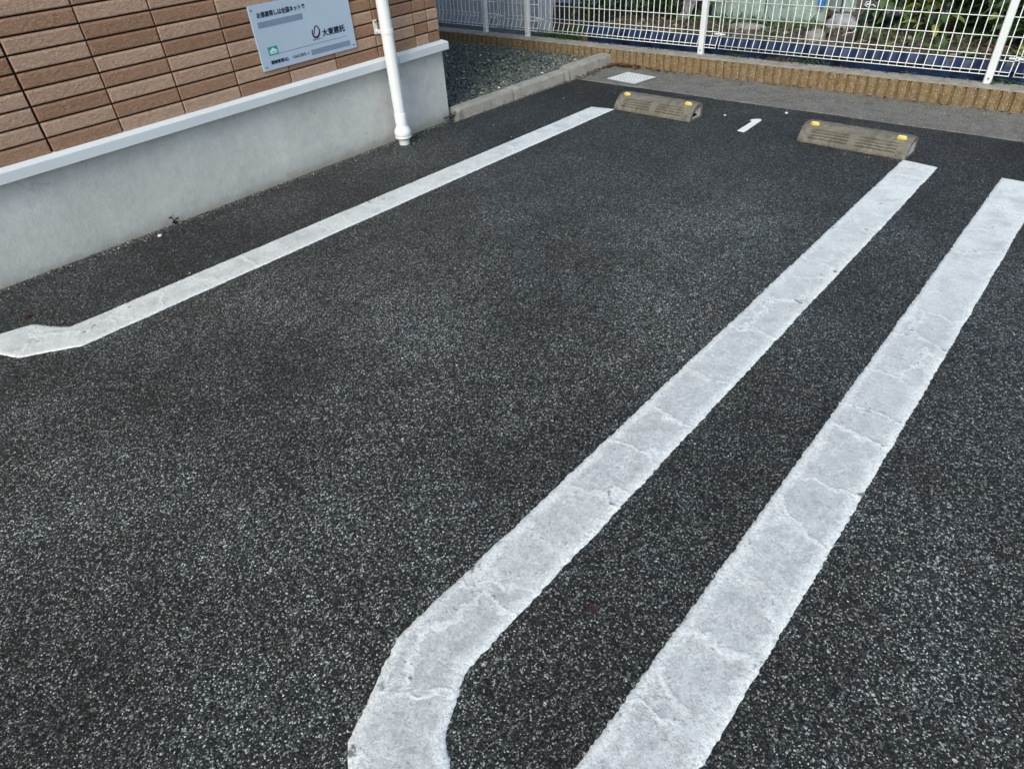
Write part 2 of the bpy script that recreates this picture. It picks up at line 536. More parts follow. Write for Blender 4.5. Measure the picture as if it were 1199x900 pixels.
BLUE = m_plain("blue_plastic", (0.010, 0.024, 0.072), 0.42, 0.4, nscale=9, var=0.8, bump=0.2, bscale=25)
VINYL = m_sheet("clear_vinyl", (0.62, 0.66, 0.74), 0.35, 0.4, 6)
SKIRT = m_plain("slate_skirt", (0.075, 0.10, 0.115), 0.6, 0.4, nscale=9, var=0.35, bump=0.4, bscale=22)
NETM = m_sheet("green_grey_film", (0.40, 0.49, 0.44), 0.35, 0.42, 16)
CLOTH = m_sheet("pale_cloth", (0.40, 0.40, 0.41), 0.2, 0.8, 20)
SACK = m_plain("grey_sack", (0.27, 0.25, 0.225), 0.85, 0.2, nscale=14, var=0.3, bump=0.8, bscale=50)
STAKE = m_plain("dark_green_stake", (0.022, 0.06, 0.045), 0.45, 0.5)
TAPE = m_plain("white_tape", (0.75, 0.76, 0.78), 0.5, 0.4)
BRIGHTBLUE = m_plain("bright_blue_plastic", (0.03, 0.18, 0.55), 0.4, 0.5)
ROOF = m_plain("dark_roof", (0.06, 0.06, 0.065), 0.6, 0.3)
GRAVEL = m_stone("crushed_stone", [(0.0, (0.048, 0.056, 0.050)), (0.5, (0.125, 0.138, 0.120)), (0.85, (0.25, 0.262, 0.225)), (0.97, (0.40, 0.40, 0.37)), (1.0, (0.62, 0.6, 0.55))])
GRIT = m_stone("loose_grit", [(0.0, (0.05, 0.05, 0.048)), (0.6, (0.14, 0.135, 0.125)), (0.9, (0.34, 0.33, 0.31)), (1.0, (0.68, 0.66, 0.62))])
DRY = m_leaf("dry_leaf", (0.034, 0.019, 0.012), (0.17, 0.085, 0.04), (0.28, 0.17, 0.09), 0.1)
DUST = m_concrete("gravel_bed", (0.035, 0.04, 0.038), (0.08, 0.085, 0.08), 30, 200, 0.8)
LEAF1 = m_leaf("dark_green_leaf", (0.018, 0.05, 0.014), (0.095, 0.19, 0.045), (0.20, 0.30, 0.07))
LEAF2 = m_leaf("broad_green_leaf", (0.03, 0.075, 0.032), (0.12, 0.20, 0.075), (0.36, 0.36, 0.07))
LEAF3 = m_leaf("grass_blade", (0.02, 0.05, 0.012), (0.09, 0.16, 0.035), (0.22, 0.2, 0.09))
STEM = m_plain("plant_stem", (0.07, 0.06, 0.03), 0.7, 0.3)
STRAW = m_leaf("straw", (0.07, 0.045, 0.03), (0.19, 0.14, 0.09), (0.38, 0.32, 0.23), 0.1)
TWIG = m_plain("black_twig", (0.012, 0.011, 0.010), 0.8, 0.2)

# ------------------------------------------------------------------ setting
def sheet(name, pts, z, mat, kind='structure', sub=0):
    b = MB()
    b.add([(x, y, z) for x, y in pts], [tuple(range(len(pts)))])
    o = b.build(name, mat)
    tag(o, kind=kind)
    return o


sheet("ground", [(-400, -400), (400, -400), (400, 400), (-400, 400)], -0.03, SOIL)
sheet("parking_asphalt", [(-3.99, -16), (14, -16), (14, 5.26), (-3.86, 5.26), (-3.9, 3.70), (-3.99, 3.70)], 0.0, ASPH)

# concrete gutter apron with an uneven front edge
b = MB()
xs = np.arange(-3.875, 8.01, 0.03)
front = [5.232 + 0.012 * noise.noise((x * 3, 1.3, 0)) + 0.008 * noise.noise((x * 17, 4.3, 0)) for x in xs]
b.grid([[(x, f, 0.0012), (x, f + 0.012, 0.006), (x, 5.5, 0.005), (x, 5.845, 0.010)] for x, f in zip(xs, front)])
tag(b.build("gutter", GUTTER), kind='structure')

# gravel bed and field
sheet("gravel_base", [(-12, 3.66), (-3.95, 3.66), (-3.95, 5.9), (-12, 5.9)], 0.035, DUST)
b = MB()
P = []
for y in np.concatenate([np.arange(6.0, 9.0, 0.05), np.arange(9, 30, 1.0)]):
    row = []
    for x in np.concatenate([np.arange(-14, -9, 0.5), np.arange(-9, 2.5, 0.06), np.arange(2.5, 14, 0.5)]):
        bed = min(1, max(0, (y - 6.19) / 0.05)) * (1 if x > -4.45 else max(0, 1 - (-4.45 - x) / 0.1))
        z = (0.045 if x > -4.42 else 0.075) + (0.185 if x > -4.42 else 0.155) * bed + (0.022 * noise.noise((x * 7, y * 7, 0)) + 0.012 * noise.noise((x * 23, y * 23, 2))) * (0.3 + 0.7 * bed)
        row.append((x, y, z))
    P.append(row)
b.grid(P)
tag(b.build("field_soil", SOIL, smooth=True), kind='structure')

# ------------------------------------------------------------------ apartment building
BLD = empty("apartment_building", (-3.912, 0, 0), (0.0115, 0, 0.018))
tag(BLD, "apartment building clad in brown brick-look tiles above a grey mortar foundation", "building")
U0, U1, DEP, HT = -9.0, 3.712, 7.0, 5.6
# local frame: +x out of the wall, +y along it, +z up


def quadgrid_wall(b, x, y0, y1, z0, z1, n, m):
    b.grid([[(x, y0 + (y1 - y0) * i / n, z0 + (z1 - z0) * j / m) for j in range(m + 1)] for i in range(n + 1)])


b = MB()
b.box((-DEP, U0, -0.4), (0.0, 3.738, 0.4645))
f = b.build("foundation", FOUND, BLD)
soften(f, 0.006)
b = MB()
b.box((-DEP + 0.02, U0 + 0.02, 0.47), (0.008, U1 - 0.012, HT))
b.build("wall", BACK, BLD)
# flashing profile: drip lip, upright face, sloped top, wrapped round the corner
b = MB()
prof = [(0.004, 0.4655), (0.046, 0.4655), (0.052, 0.468), (0.052, 0.5145), (0.049, 0.519), (0.022, 0.533), (0.010, 0.536)]
ring = []
for o_, h_ in prof:
    ring.append([(-DEP + 0.1, U1 - 0.03 + o_ + 0.025, h_), (o_, U1 - 0.03 + o_ + 0.025, h_), (o_, U0, h_)])
b.grid(ring)
b.build("base_flashing", FLASH, BLD)
b = MB()
b.box((0.0525, 3.262, 0.4672), (0.0532, 3.2645, 0.514))
b.build("flashing_joint", INKG, BLD)
# tiles
PITCH, ROW, UA, HA = 0.3555, 0.0733, 0.988, 0.5305
known = {}
cols = {-1: "DLLLDD", 0: "DLDLDLLDL", 1: "LDLDLDDL", 2: "LDLLDLD", 3: "DLDLDDL", 4: "LDLDL", 5: "DLDLDL", 6: "DLLDDL", 7: "LDLDLD", 8: "DLLDLL"}
edges = [UA + PITCH * k for k in range(-28, 8)] + [3.604, U1]
tl = MB()


def tile(b, y0, y1, z0, z1, x0, x1, tone, flip=None):
    """a tile slab with a chamfered, faintly pillowed front; flip maps it to another wall"""
    c = 0.0045
    vs = [(x0, y0, z0), (x0, y1, z0), (x0, y1, z1), (x0, y0, z1),
          (x1 - c, y0, z0), (x1 - c, y1, z0), (x1 - c, y1, z1), (x1 - c, y0, z1),
          (x1, y0 + c, z0 + c), (x1, y1 - c, z0 + c), (x1, y1 - c, z1 - c * 2.2), (x1, y0 + c, z1 - c * 2.2)]
    if flip: vs = [flip(p) for p in vs]
    b.tint = tone
    fs = [(0, 1, 5, 4), (1, 2, 6, 5), (2, 3, 7, 6), (3, 0, 4, 7), (4, 5, 9, 8), (5, 6, 10, 9), (6, 7, 11, 10), (7, 4, 8, 11), (8, 9, 10, 11)]
    if flip: fs = [f_[::-1] for f_ in fs]
    b.add(vs, fs)


def tone_of(ci, k):
    s = cols.get(ci)
    if s and k < len(s): d = s[k] == 'D'
    else: d = R.random() < 0.42
    return (R.uniform(0.02, 0.42) if d else R.uniform(0.58, 0.98))


nrow = int((HT - HA) / ROW)
for i in range(len(edges) - 1):
    ci = i - 28
    ga = 0.0055 if ci in (0,) else 0.0033
    gb = 0.0055 if ci in (-1,) else 0.0033
    if ci == 8: ga = 0.004
    if ci == 7: gb = 0.004
    if ci == 8: gb = 0.0
    for k in range(nrow):
        tile(tl, edges[i] + ga, edges[i + 1] - gb, HA + ROW * k + (0 if k else -0.004), HA + ROW * (k + 1) - 0.0075, 0.004, 0.0225 + R.uniform(-0.0006, 0.0006), tone_of(ci, k))
# gable wall facing the fence
ed2 = [0.0225, -0.085] + [-0.2 - PITCH * k for k in range(19)]
for i in range(len(ed2) - 1):
    for k in range(nrow):
        y0, y1 = -ed2[i], -ed2[i + 1]
        tile(tl, y0 + 0.0022, y1 - 0.0022, HA + ROW * k + (0 if k else -0.004), HA + ROW * (k + 1) - 0.0075, U1 - 0.016, U1, tone_of(99, k), flip=lambda p: (-p[1], p[0], p[2]))
tl.build("tile_cladding", TILE, BLD)
b = MB()
b.box((-DEP - 0.4, U0 - 0.4, HT), (0.45, U1 + 0.4, HT + 0.16))
b.build("roof", ROOF, BLD)

# ------------------------------------------------------------------ sign on the wall
SG = empty("wall_sign")
SG.matrix_world = Matrix.Translation((-3.912, 0, 0)) @ Euler((0.0115, 0, 0.018)).to_matrix().to_4x4() @ Matrix.Translation((0.0235, 2.234, 0.633))
tag(SG, "pale blue-grey rectangular management sign screwed to the brown tiled wall", "sign")
SW, SH = 0.708, 0.341
b = MB(); b.box((0.0, 0, 0), (0.008, SW, SH)); soften(b.build("sign_plate", [SIGN], SG), 0.0015)
X = 0.0083


def srect(name, mat, y0, z0, y1, z1, x=X):
    b = MB()
    b.box((x - 0.0002, y0, z0), (x + 0.0006, y1, z1))
    return b.build(name, mat, SG)


def text(name, body, size, y0, z0, mat, width=None, height=None, bold=0.0):
    cu = bpy.data.curves.new(name, 'FONT')
    cu.body = body
    cu.size = size
    cu.extrude = 0.0003
    to = bpy.data.objects.new(name, cu)
    COL.objects.link(to)
    dg = bpy.context.evaluated_depsgraph_get()
    me = bpy.data.meshes.new_from_object(to.evaluated_get(dg))
    bpy.data.objects.remove(to)
    co = np.empty(len(me.vertices) * 3)
    me.vertices.foreach_get("co", co)
    co = co.reshape(-1, 3)
    if len(co):
        lo, hi = co.min(0), co.max(0)
        sx = (width / (hi[0] - lo[0])) if width else 1.0
        sy = (height / (hi[1] - lo[1])) if height else sx
        q = np.stack([co[:, 2] + X + 0.0004, (co[:, 0] - lo[0]) * sx + y0, (co[:, 1] - lo[1]) * sy + z0], 1)
        me.vertices.foreach_set("co", q.ravel())
        if bold:
            bm = bmesh.new(); bm.from_mesh(me)
            g = bm.verts[:] + bm.edges[:] + bm.faces[:]
            for dy, dz in ((bold, 0), (0, bold), (bold, bold)):
                d = bmesh.ops.duplicate(bm, geom=g)
                for vv in d['geom']:
                    if isinstance(vv, bmesh.types.BMVert): vv.co += Vector((0.00004 * (1 + (dy > 0) + 2 * (dz > 0)), dy, dz))
            bm.to_mesh(me); bm.free()
    me.materials.clear()
    me.materials.append(mat)
    me.update()
    o = bpy.data.objects.new(name, me)
    COL.objects.link(o)
    o.parent = SG
    return o


text("slogan_lettering", "お部屋探しは全国ネットで", 0.03, 0.045, 0.274, INK, 0.332, 0.028, 0.0016)
srect("grey_band", MASK, 0.037, 0.2235, 0.347, 0.2545)
text("company_lettering", "大東建託", 0.05, 0.462, 0.107, INK, 0.175, 0.038, 0.0022)
# looped oval emblem
b = MB()
cy, cz, ry, rz = 0.418, 0.142, 0.030, 0.031


def ribbon(b, pts, w):
    """flat stroke of varying width in the sign plane, slightly thick"""
    L, Rr = [], []
    n = len(pts)
    for i, (y, z) in enumerate(pts):
        y0, z0 = pts[max(i - 1, 0)]
        y1, z1 = pts[min(i + 1, n - 1)]
        d = math.hypot(y1 - y0, z1 - z0) or 1
        ny, nz = -(z1 - z0) / d, (y1 - y0) / d
        ww = w[i] if isinstance(w, list) else w
        L.append((X + 0.0007, y + ny * ww / 2, z + nz * ww / 2))
        Rr.append((X + 0.0007, y - ny * ww / 2, z - nz * ww / 2))
    b.grid([L, Rr])
    b.grid([[(X - 0.0002, p[1], p[2]) for p in L], L])
    b.grid([Rr, [(X - 0.0002, p[1], p[2]) for p in Rr]])


pts, ws = [], []
for i in range(61):
    t_ = i / 60
    a = rad(150 + 300 * t_)                        # outer left, round the bottom, up the right, over the top
    y = cy + 0.027 * math.cos(a); z = cz + 0.031 * math.sin(a)
    pts.append((y + 0.12 * (z - cz), z)); ws.append(0.006 + 0.0055 * math.sin(math.pi * min(1, t_ * 1.15)))
for i in range(1, 17):                             # then down inside on the left
    t_ = i / 16
    y = cy - 0.0009 - 0.014 * math.sin(t_ * 1.5); z = cz + 0.0306 - 0.043 * t_
    pts.append((y + 0.12 * (z - cz), z)); ws.append(0.0070 - 0.001 * t_)
ribbon(b, pts, ws)
b.build("oval_emblem", MAROON, SG)
srect("small_print", INK, 0.384, 0.0985, 0.409, 0.1025)
srect("small_print", INK, 0.417, 0.0988, 0.434, 0.1025)
srect("small_print", INKG, 0.440, 0.0992, 0.458, 0.1012)
srect("rule_line", INKG, 0.126, 0.078, 0.644, 0.0797)
srect("grey_band", MASK, 0.353, 0.022, 0.659, 0.0515)
srect("green_badge", GREEN, 0.060, 0.076, 0.126, 0.121)
b = MB()
hp = [(0.070, 0.083), (0.117, 0.083), (0.117, 0.096), (0.122, 0.098), (0.094, 0.115), (0.066, 0.098), (0.070, 0.096)]
b.add([(X + 0.0012, y, z) for y, z in hp] + [(X, y, z) for y, z in hp], [tuple(range(7))] + [(i, i + 7, (i + 1) % 7 + 7, (i + 1) % 7) for i in range(7)])
b.build("house_mark", BADGE, SG)
srect("mark_line", GREEN, 0.079, 0.0915, 0.110, 0.0935, X + 0.0016)
text("management_lettering", "建物管理", 0.02, 0.060, 0.0285, INK, 0.088, 0.019, 0.0014)
text("management_lettering", "NO.", 0.02, 0.152, 0.028, INK, 0.032, 0.018, 0.0008)
text("number_lettering", "166385-1", 0.02, 0.213, 0.031, INKG, 0.122, 0.0165, 0.0009)
for y, z in ((0.017, 0.318), (0.689, 0.318), (0.684, 0.020), (0.022, 0.020)):
    b = MB()
    b.tube([(X - 0.001, y, z), (X + 0.0015, y, z), (X + 0.0026, y, z)], [0.0052, 0.0052, 0.003], 10)
    b.build("screw", BOLT, SG, smooth=False)

# ------------------------------------------------------------------ downpipe
DP = empty("downpipe")
DP.matrix_world = Matrix.Translation((-3.912, 0, 0)) @ Euler((0.0115, 0, 0.018)).to_matrix().to_4x4() @ Matrix.Translation((0.118, 3.140, 0))
tag(DP, "white plastic rain downpipe running down the wall into the asphalt", "downpipe")


def lathe(b, prof, n=28):
    """profile [(r,z)] round the z axis"""
    rg = [[(r * math.cos(2 * math.pi * k / n), r * math.sin(2 * math.pi * k / n), z) for k in range(n + 1)] for r, z in prof]
    b.grid([[rg[i][k] for i in range(len(prof))] for k in range(n + 1)])


b = MB(); lathe(b, [(0.0405, 0.180), (0.0405, 5.4)]); b.build("pipe", PVC, DP, smooth=True)
b = MB(); lathe(b, [(0.036, 0.182), (0.0415, 0.1815), (0.0425, 0.178), (0.0425, 0.088)]); b.build("socket", PVC, DP, smooth=True)
b = MB(); lathe(b, [(0.0425, 0.094), (0.046, 0.086), (0.058, 0.064), (0.061, 0.052), (0.061, 0.030), (0.057, 0.025), (0.060, 0.020), (0.059, 0.012), (0.042, 0.008)])
b.build("collar", PVC, DP, smooth=True)
b = MB(); lathe(b, [(0.038, 0.012), (0.0385, -0.12)]); b.build("stub_pipe", PVCG, DP, smooth=True)
bk = MB()
lathe(bk, [(0.0405, 0.685), (0.0445, 0.686), (0.0445, 0.708), (0.0405, 0.709)])
bk.box((-0.092, -0.015, 0.688), (-0.042, -0.006, 0.706))
bk.box((-0.062, -0.026, 0.686), (-0.045, -0.002, 0.708))
bk.box((-0.0955, -0.026, 0.676), (-0.0905, 0.002, 0.762))
bracket = bk.build("bracket", PVC, DP)
for p0, p1, rr in (((-0.091, -0.012, 0.748), (-0.086, -0.012, 0.748), 0.005), ((-0.070, -0.020, 0.697), (-0.070, -0.004, 0.697), 0.006)):
    b = MB(); b.tube([p0, p1], rr, 10)
    b.build("bracket_screw", BOLT, bracket)

# ------------------------------------------------------------------ kerbs
def kerb(x0, x1, y0, y1, ztop, w, dx0=0.0, label="", seed=0):
    """kerb stone: battered front, rounded nose, irregular surface"""
    b = MB()
    n = max(3, int((y1 - y0) / 0.02))
    prof = [(0.0, -0.06), (-0.002, 0.0), (-0.010, ztop - 0.022), (-0.014, ztop - 0.010), (-0.022, ztop - 0.002), (-0.034, ztop), (-w + 0.012, ztop), (-w + 0.003, ztop - 0.004), (-w, ztop - 0.012), (-w, -0.06)]
    P = []
    for i in range(n + 1):
        t = i / n
        x = x0 + (x1 - x0) * t
        y = y0 + (y1 - y0) * t
        inset = 0.006 if i in (0, n) else 0.0
        row = []
        for j, (px, pz) in enumerate(prof):
            nz = noise.noise((y * 14 + seed, px * 30, pz * 30)) * 0.0025
            row.append((x + px * (1 - inset * 3) + nz - inset * 0.4, y, pz - inset * (0.6 if pz > 0.03 else 0) + nz))
        P.append(row)
    b.grid(P)
    m = len(prof)
    b.add(P[0], [tuple(range(m))]); b.add(P[-1], [tuple(range(m))[::-1]])
    o = b.build("kerb_stone", KERB, smooth=False)
    tag(o, label, "kerb", "kerb stones between the asphalt and the gravel bed")
    return o


kerb(-3.912, -3.905, 3.775, 4.427, 0.083, 0.112, label="kerb stone nearest the building corner, first in its row", seed=1)
kerb(-3.905, -3.893, 4.442, 5.124, 0.086, 0.112, label="second kerb stone from the building, middle long one beside the gravel", seed=5)
kerb(-3.893, -3.888, 5.136, 5.200, 0.084, 0.115, label="very short kerb piece filling the gap between two long kerb stones", seed=9)
kerb(-3.886, -3.868, 5.212, 5.828, 0.102, 0.135, label="tallest kerb stone, butting against the tan block wall", seed=13)
b = MB()
P = []
for i in range(9):
    t = i / 8
    P.append([(-3.905 - 0.004 * noise.noise((t * 5, j, 0)), 3.742 + 0.031 * t, 0.08 * j / 5 - 0.01) for j in range(6)] + [(-3.96, 3.742 + 0.031 * t, 0.070)])
b.grid(P)
tag(b.build("mortar_joint", KERB, smooth=True), "rough mortar joint between the first kerb stone and the foundation corner", "mortar")

# ------------------------------------------------------------------ block wall
BW = empty("block_wall", (0, 5.83, 0))
tag(BW, "low tan fluted block wall with pebble flecks carrying the white fence", "wall")
RIB = 0.0733
b = MB()
x = -9.0 - 0.03
P = []
while x < 6:
    d = 0.002 * noise.noise((x * 3, 0, 0))
    for fx, fy in ((0.0, 0.021), (0.0055, 0.020), (0.009, 0.005), (0.014, 0.0005), (0.024, 0.0), (0.037, -0.0015), (0.05, 0.0), (0.060, 0.0005), (0.065, 0.005), (0.068, 0.020)):
        xx = x + fx
        row = []
        for z in (-0.06, 0.0, 0.02, 0.05, 0.08, 0.11, 0.130, 0.138, 0.142):
            nn = 0.003 * noise.noise((xx * 35, z * 35, 1)) + d
            row.append((xx, fy + nn + (0.004 if z > 0.14 else 0), z + (0.0015 * noise.noise((xx * 20, 0, 5)) if z > 0.12 else 0)))
        P.append(row)
    x += RIB
b.grid(P)
b.build("fluted_face", BLOCK, BW, smooth=False)
b = MB()
P = []
for x in np.arange(-9.05, 6.0, 0.02):
    e = 0.006 * noise.noise((x * 9, 0, 0)) + 0.004 * noise.noise((x * 41, 0, 3))
    row = [(x, 0.005 + e * 0.4, 0.1385)]
    for j, yy in enumerate((0.010, 0.03, 0.07, 0.11, 0.15, 0.185, 0.2)):
        z = 0.143 + 0.003 * noise.noise((x * 15, yy * 15, 0)) + 0.002 * noise.noise((x * 50, yy * 50, 0))
        row.append((x, yy + (e if j == 0 else 0), z if j < 6 else 0.12))
    row.append((x, 0.205, -0.05))
    P.append(row)
b.grid(P)
b.build("cap", CAP, BW)

# ------------------------------------------------------------------ mesh fence
FN = empty("mesh_fence", (0, 5.985, 0.143))
tag(FN, "white welded wire mesh fence with slim posts on top of the tan block wall", "fence")
FT = 1.0
HOR = [0.412, 0.293, 0.177, 0.144]          # heights above the wall cap
posts = [-5.64, -5.04, -3.035, -0.800, 1.40, 3.6, -7.64]


def fence_post(x):
    b = MB()
    w, d = 0.0245, 0.022
    c = 0.006
    prof = [(-w + c, -d), (w - c, -d), (w, -d + c), (w, d - c), (w - c, d), (-w + c, d), (-w, d - c), (-w, -d + c)]
    b.grid([[(x + px, py, z) for z in (-0.03, 0.5, FT + 0.02)] for px, py in prof + prof[:1]])
    b.add([(x + px, py, FT + 0.02) for px, py in prof], [tuple(range(8))])
    o = b.build("post", POST, FN)
    b2 = MB()
    b2.tube([(x + 0.004, -d + 0.001, 0.033), (x + 0.004, -d - 0.003, 0.033)], 0.0065, 10)
    b2.build("post_bolt", BOLT, o)
    return o


for px in posts: fence_post(px)
# panels between clip joints, a little right of every post
joints = [-9.6, -7.5, -5.46, -4.895, -2.885, -0.672, 1.53, 3.7]
YB, YF = 0.034, 0.0


def wire_panel(xa, xb):
    b = MB()
    n = max(2, round((xb - xa - 0.03) / 0.0604))
    st = (xb - xa - 0.03) / n
    rows_up = [0.412 + 0.117 * k for k in range(0, 5)]
    for k in range(n + 1):
        x = xa + 0.015 + st * k
        b.tube([(x, YB, FT - 0.01), (x, YB, 0.144), (x, YB - 0.004, 0.135), (x, YF + 0.003, 0.079), (x, YF, 0.05)], 0.0035, 6)
    for z in rows_up + [0.293, 0.177, 0.144]:
        b.tube([(xa + 0.012, YB - 0.0055, z), (xb - 0.012, YB - 0.0055, z)], 0.0034, 6)
    for z in (0.079, 0.056):
        b.tube([(xa + 0.012, YF - 0.0055, z), (xb - 0.012, YF - 0.0055, z)], 0.0034, 6)
    return b.build("wire_panel", FENCE, FN, smooth=True)


for i in range(len(joints) - 1): wire_panel(joints[i], joints[i + 1])
for xj in joints[1:-1]:
    b = MB()
    b.box((xj - 0.05, YB - 0.013, 0.158), (xj + 0.05, YB + 0.006, 0.168))
    b.box((xj - 0.012, YB - 0.016, 0.150), (xj + 0.012, YB + 0.006, 0.174))
    o = b.build("joint_clamp", POST, FN)
    b = MB(); b.tube([(xj, YB - 0.016, 0.163), (xj, YB - 0.020, 0.163)], 0.005, 8)
    b.build("clamp_bolt", BOLT, o)

# ------------------------------------------------------------------ painted lines
def painted_line(name, pairs, label, step=0.008, seed=0):
    """matched (outer, inner) edge points -> raised paint band with ragged edges and UV (across, along)"""
    rows = []
    for (a0, b0), (a1, b1) in zip(pairs[:-1], pairs[1:]):
        a0, b0, a1, b1 = Vector(a0), Vector(b0), Vector(a1), Vector(b1)
        n = max(2, int(max((a1 - a0).length, (b1 - b0).length) / step))
        rows += [(a0 + (a1 - a0) * (i / n), b0 + (b1 - b0) * (i / n)) for i in range(n)]
    rows.append((Vector(pairs[-1][0]), Vector(pairs[-1][1])))
    for _ in range(3):                               # take the point off the corners
        rows = [rows[0]] + [((p[0] + 2 * q[0] + r_[0]) / 4, (p[1] + 2 * q[1] + r_[1]) / 4) for p, q, r_ in zip(rows[:-2], rows[1:-1], rows[2:])] + [rows[-1]]
    m, n = 16, len(rows)
    us = [-1, -0.97] + [-0.97 + 1.94 * j / (m - 2) for j in range(1, m - 2)] + [0.97, 1]
    uvs, P = [], []
    for i, (a, b_) in enumerate(rows):
        c, hv = (a + b_) / 2, (b_ - a) / 2
        half = hv.length
        nrm = hv / half
        row = []
        for j, u in enumerate(us):
            q = c + nrm * (math.copysign(half, u))
            jit = 0.0035 * noise.noise((q.x * 8, q.y * 8, seed)) + 0.0036 * noise.noise((q.x * 55, q.y * 55, seed + 3)) + 0.0040 * noise.noise((q.x * 140, q.y * 140, seed + 7))
            p = c + nrm * (u * (half + jit))
            if i in (0, n - 1):
                k = 0.004 * noise.noise((p.x * 40, p.y * 40, 2))
                p = p + Vector((nrm.y, -nrm.x)) * k
            z = 0.0046 + 0.0007 * noise.noise((p.x * 90, p.y * 90, 1))
            if j in (0, m) or i in (0, n - 1): z = 0.0006
            row.append((p.x, p.y, z))
            uvs.append((u, c.y))
        P.append(row)
    b = MB()
    b.grid(P)
    o = b.build(name, PAINT, None, smooth=True, uv=uvs)
    tag(o, label, "painted line")
    if o.data.polygons[len(o.data.polygons) // 2].normal.z < 0:
        o.data.flip_normals()
    return o


painted_line("painted_line", [((-3.213, 4.570), (-3.019, 4.602)), ((-3.218, 3.0), (-3.020, 3.0)), ((-3.224, 0.562), (-3.014, 0.530)),
                              ((-3.300, 0.512), (-3.148, 0.322)), ((-3.398, 0.466), (-3.270, 0.272)), ((-3.432, 0.335), (-3.400, 0.262))],
             "straight white bay line near the wall, hooked at its near end", seed=1)
painted_line("painted_line", [((-0.899, 4.548), (-0.698, 4.516)), ((-0.898, 2.5), (-0.697, 2.5)), ((-0.897, 0.476), (-0.697, 0.505)), ((-0.790, 0.226), (-0.628, 0.372)),
                              ((-0.660, 0.140), (-0.565, 0.330)), ((-0.404, 0.140), (-0.499, 0.330)), ((-0.274, 0.226), (-0.436, 0.372)), ((-0.166, 0.476), (-0.368, 0.505)),
                              ((-0.165, 2.5), (-0.370, 2.5)), ((-0.168, 4.515), (-0.376, 4.522))],
             "long white hairpin divider line of two bands joined at the near end", seed=9)

# painted bay number
b = MB()
one = [(-1.978, 4.574), (-1.926, 4.566), (-1.926, 4.62), (-1.938, 4.872), (-1.957, 4.898), (-1.975, 4.885), (-2.004, 4.862), (-2.006, 4.832), (-1.984, 4.828), (-1.981, 4.70)]
b.add([(x, y, 0.0045) for x, y in one] + [(x, y, 0.0006) for x, y in one], [tuple(range(10))] + [(i, i + 10, (i + 1) % 10 + 10, (i + 1) % 10) for i in range(10)])
tag(b.build("bay_number", NUMP), "small white numeral 1 painted between the two wheel stops", "painted number")

